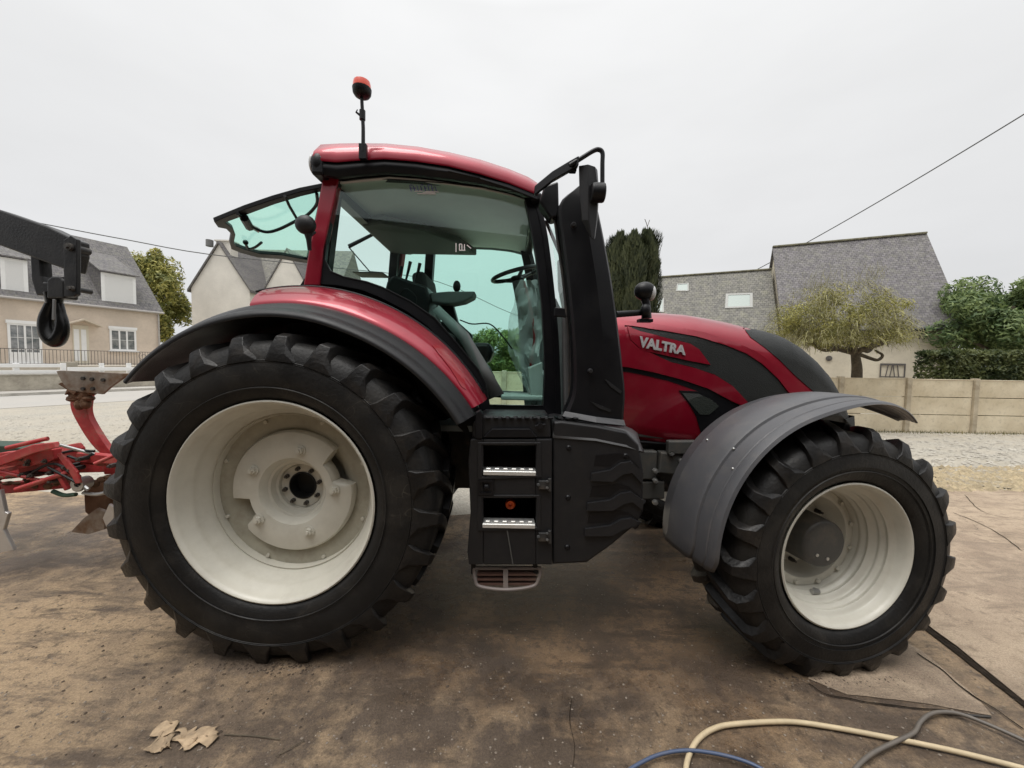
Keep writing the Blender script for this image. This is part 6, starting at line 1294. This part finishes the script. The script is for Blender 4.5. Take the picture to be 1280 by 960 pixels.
# ================================================================== hoses and litter on the yard
def hose(name, label, px, r, m, z=None):
    q = MB(); z = r + .018 if z is None else z; pts = cr([G(*p, z) for p in px], 8); q.tube(pts, r, 10); return tag(q.build(name, m), label, 'hose')
hose('water_hose', 'cream coloured hose curving across the yard at the lower right', [(852, 1010), (856, 975), (860, 948), (872, 925), (892, 911), (920, 905), (985, 902), (1040, 909), (1100, 920), (1180, 936), (1250, 953), (1320, 972)], .0115, mat('cream_hose', (.52, .42, .27), .5, var=.12, vs_=8, dirt=.3))
hose('grey_hose', 'dark grey hose with a sharp bend crossing over the cream hose', [(1050, 990), (1068, 962), (1090, 942), (1122, 926), (1142, 916), (1150, 903), (1162, 893), (1180, 890), (1205, 894), (1250, 912), (1300, 935)], .009, mat('grey_hose', (.12, .105, .09), .5, dirt=.3), z=.040)
hose('blue_hose', 'short blue hose at the bottom edge crossing the end of the cream hose', [(770, 975), (795, 957), (825, 943), (860, 938), (900, 943), (935, 953), (965, 968)], .0075, mat('blue_hose', (.06, .085, .15), .45, dirt=.2), z=.042)
q = MB(); q.tube([G(1165, 890, .02), G(1200, 893, .02), G(1238, 896, .02)], .005, 6); tag(q.build('thin_rod', IRON), 'thin dark rod lying beside the bend of the grey hose', 'rod')
# crumpled dry leaf / paper
q = MB(); rnd = random.Random(2)
def crump(px, nx, ny, hgt, seed):
    rows = []
    for j in range(ny + 1):
        row = []
        for i in range(nx + 1):
            u, v = i / nx, j / ny; a = Vector(px[0]).lerp(Vector(px[1]), u); b_ = Vector(px[3]).lerp(Vector(px[2]), u); c = a.lerp(b_, v); p = G(c.x, c.y, .016)
            p.z += hgt * (.15 + 1.2 * abs(noise.noise(Vector((u * 4.1 + seed, v * 3.7, seed)))) + .5 * abs(noise.noise(Vector((u * 9 + seed, v * 8, seed))))); p.x += .045 * noise.noise(Vector((v * 3, seed, u * 2))); p.y += .05 * noise.noise(Vector((u * 4, v * 2, seed + 4))); row.append(p)
        rows.append(row)
    return rows
q.loft(crump([(218, 915), (274, 908), (268, 926), (222, 940)], 18, 12, .014, 1)); q.loft(crump([(183, 938), (208, 903), (219, 912), (214, 938)], 14, 12, .018, 5))
lm = mat('dry_leaf', (.34, .25, .16), .8, var=.35, vs_=15); tag(q.build('dry_leaf', lm, smooth=60, solid=.0015), 'crumpled pale dry leaf lying in front of the rear wheel', 'leaf')
q = MB(); q.tube(cr([G(345, 945, .018), G(362, 936, .02), G(380, 925, .02)], 3), .002, 5); tag(q.build('twig', BARK), 'small thin twig on the slab right of the dry leaf', 'twig')
q = MB()
q.tube(cr([G(280, 918, .018), G(320, 920, .02), G(350, 924, .02)], 3), .0025, 5); tag(q.build('twig', BARK), 'dark stem lying just right of the crumpled dry leaf', 'twig')

# ================================================================== unseen open-fronted shed, added behind the camera to darken the tractor sides
Bn = thing('shade_barn', 'long dark open fronted shed added out of view to shade the tractor sides', 'added_barn', (1, -8, 0))
TIN = mat('old_tin', (.09, .085, .08), .7, var=.3, dirt=.3); WOODP = mat('shade_barn_wood', (.06, .045, .03), .9, var=.3)
q = MB(); q.prism([(-17, -13, 4.2), (-17, -4.2, 5.6), (-17, -4.2, 5.75), (-17, -13, 4.35)], (36, 0, 0)); q.build('roof', TIN, Bn, smooth=0)
q = MB(); q.b2((-17, -13.1, 0), (19, -12.9, 4.2)); q.build('wall', WOODP, Bn, smooth=0)
for x in (-17, 19): q = MB(); q.b2((x - .1, -12.9, 0), (x + .1, -4.4, 4.3)); q.build('end_wall', WOODP, Bn, smooth=0)
q = MB(); q.b2((-17, -4.5, 4.7), (19, -4.3, 5.55)); q.build('fascia', TIN, Bn, smooth=0)
for x in (-11, -5, 1, 7, 13): q = MB(); q.b2((x - .12, -4.55, 0), (x + .12, -4.31, 4.7)); q.build('post', WOODP, Bn, smooth=0)

# clear crumpled plastic film left hanging on the steering column inside the cab
PF = bpy.data.materials.new('clear_film'); PF.use_nodes = True; t = PF.node_tree; b = t.nodes['Principled BSDF']; b.inputs['Base Color'].default_value = (.75, .80, .79, 1); b.inputs['Roughness'].default_value = .25
tr = t.nodes.new('ShaderNodeBsdfTransparent'); mxs = t.nodes.new('ShaderNodeMixShader'); mxs.inputs[0].default_value = .42; t.links.new(tr.outputs[0], mxs.inputs[1]); t.links.new(b.outputs[0], mxs.inputs[2]); t.links.new(mxs.outputs[0], t.nodes['Material Output'].inputs[0])
rows = []
for j in range(31):
    v = j / 30; row = []
    xl = 650 - 16 * math.sin(v * 3.0) + 30 * max(0, v - .55); xr_ = 672 + 14 * v + 5 * math.sin(v * 7)
    for i in range(15):
        u = i / 14; n_ = noise.noise(Vector((u * 3.5, v * 7, 2))); n2 = noise.noise(Vector((u * 9, v * 14, 7)))
        row.append(P(xl + (xr_ - xl) * u + 4 * n_, 350 + 145 * v + 3 * n2, 2.95 + .10 * n_ + .04 * n2 + .05 * math.sin(u * 9 + v * 4)))
    rows.append(row)
q = MB(); q.loft(rows); tag(q.build('plastic_film', PF, smooth=50), 'crumpled clear plastic film hanging over the steering column inside the cab', 'plastic sheet')
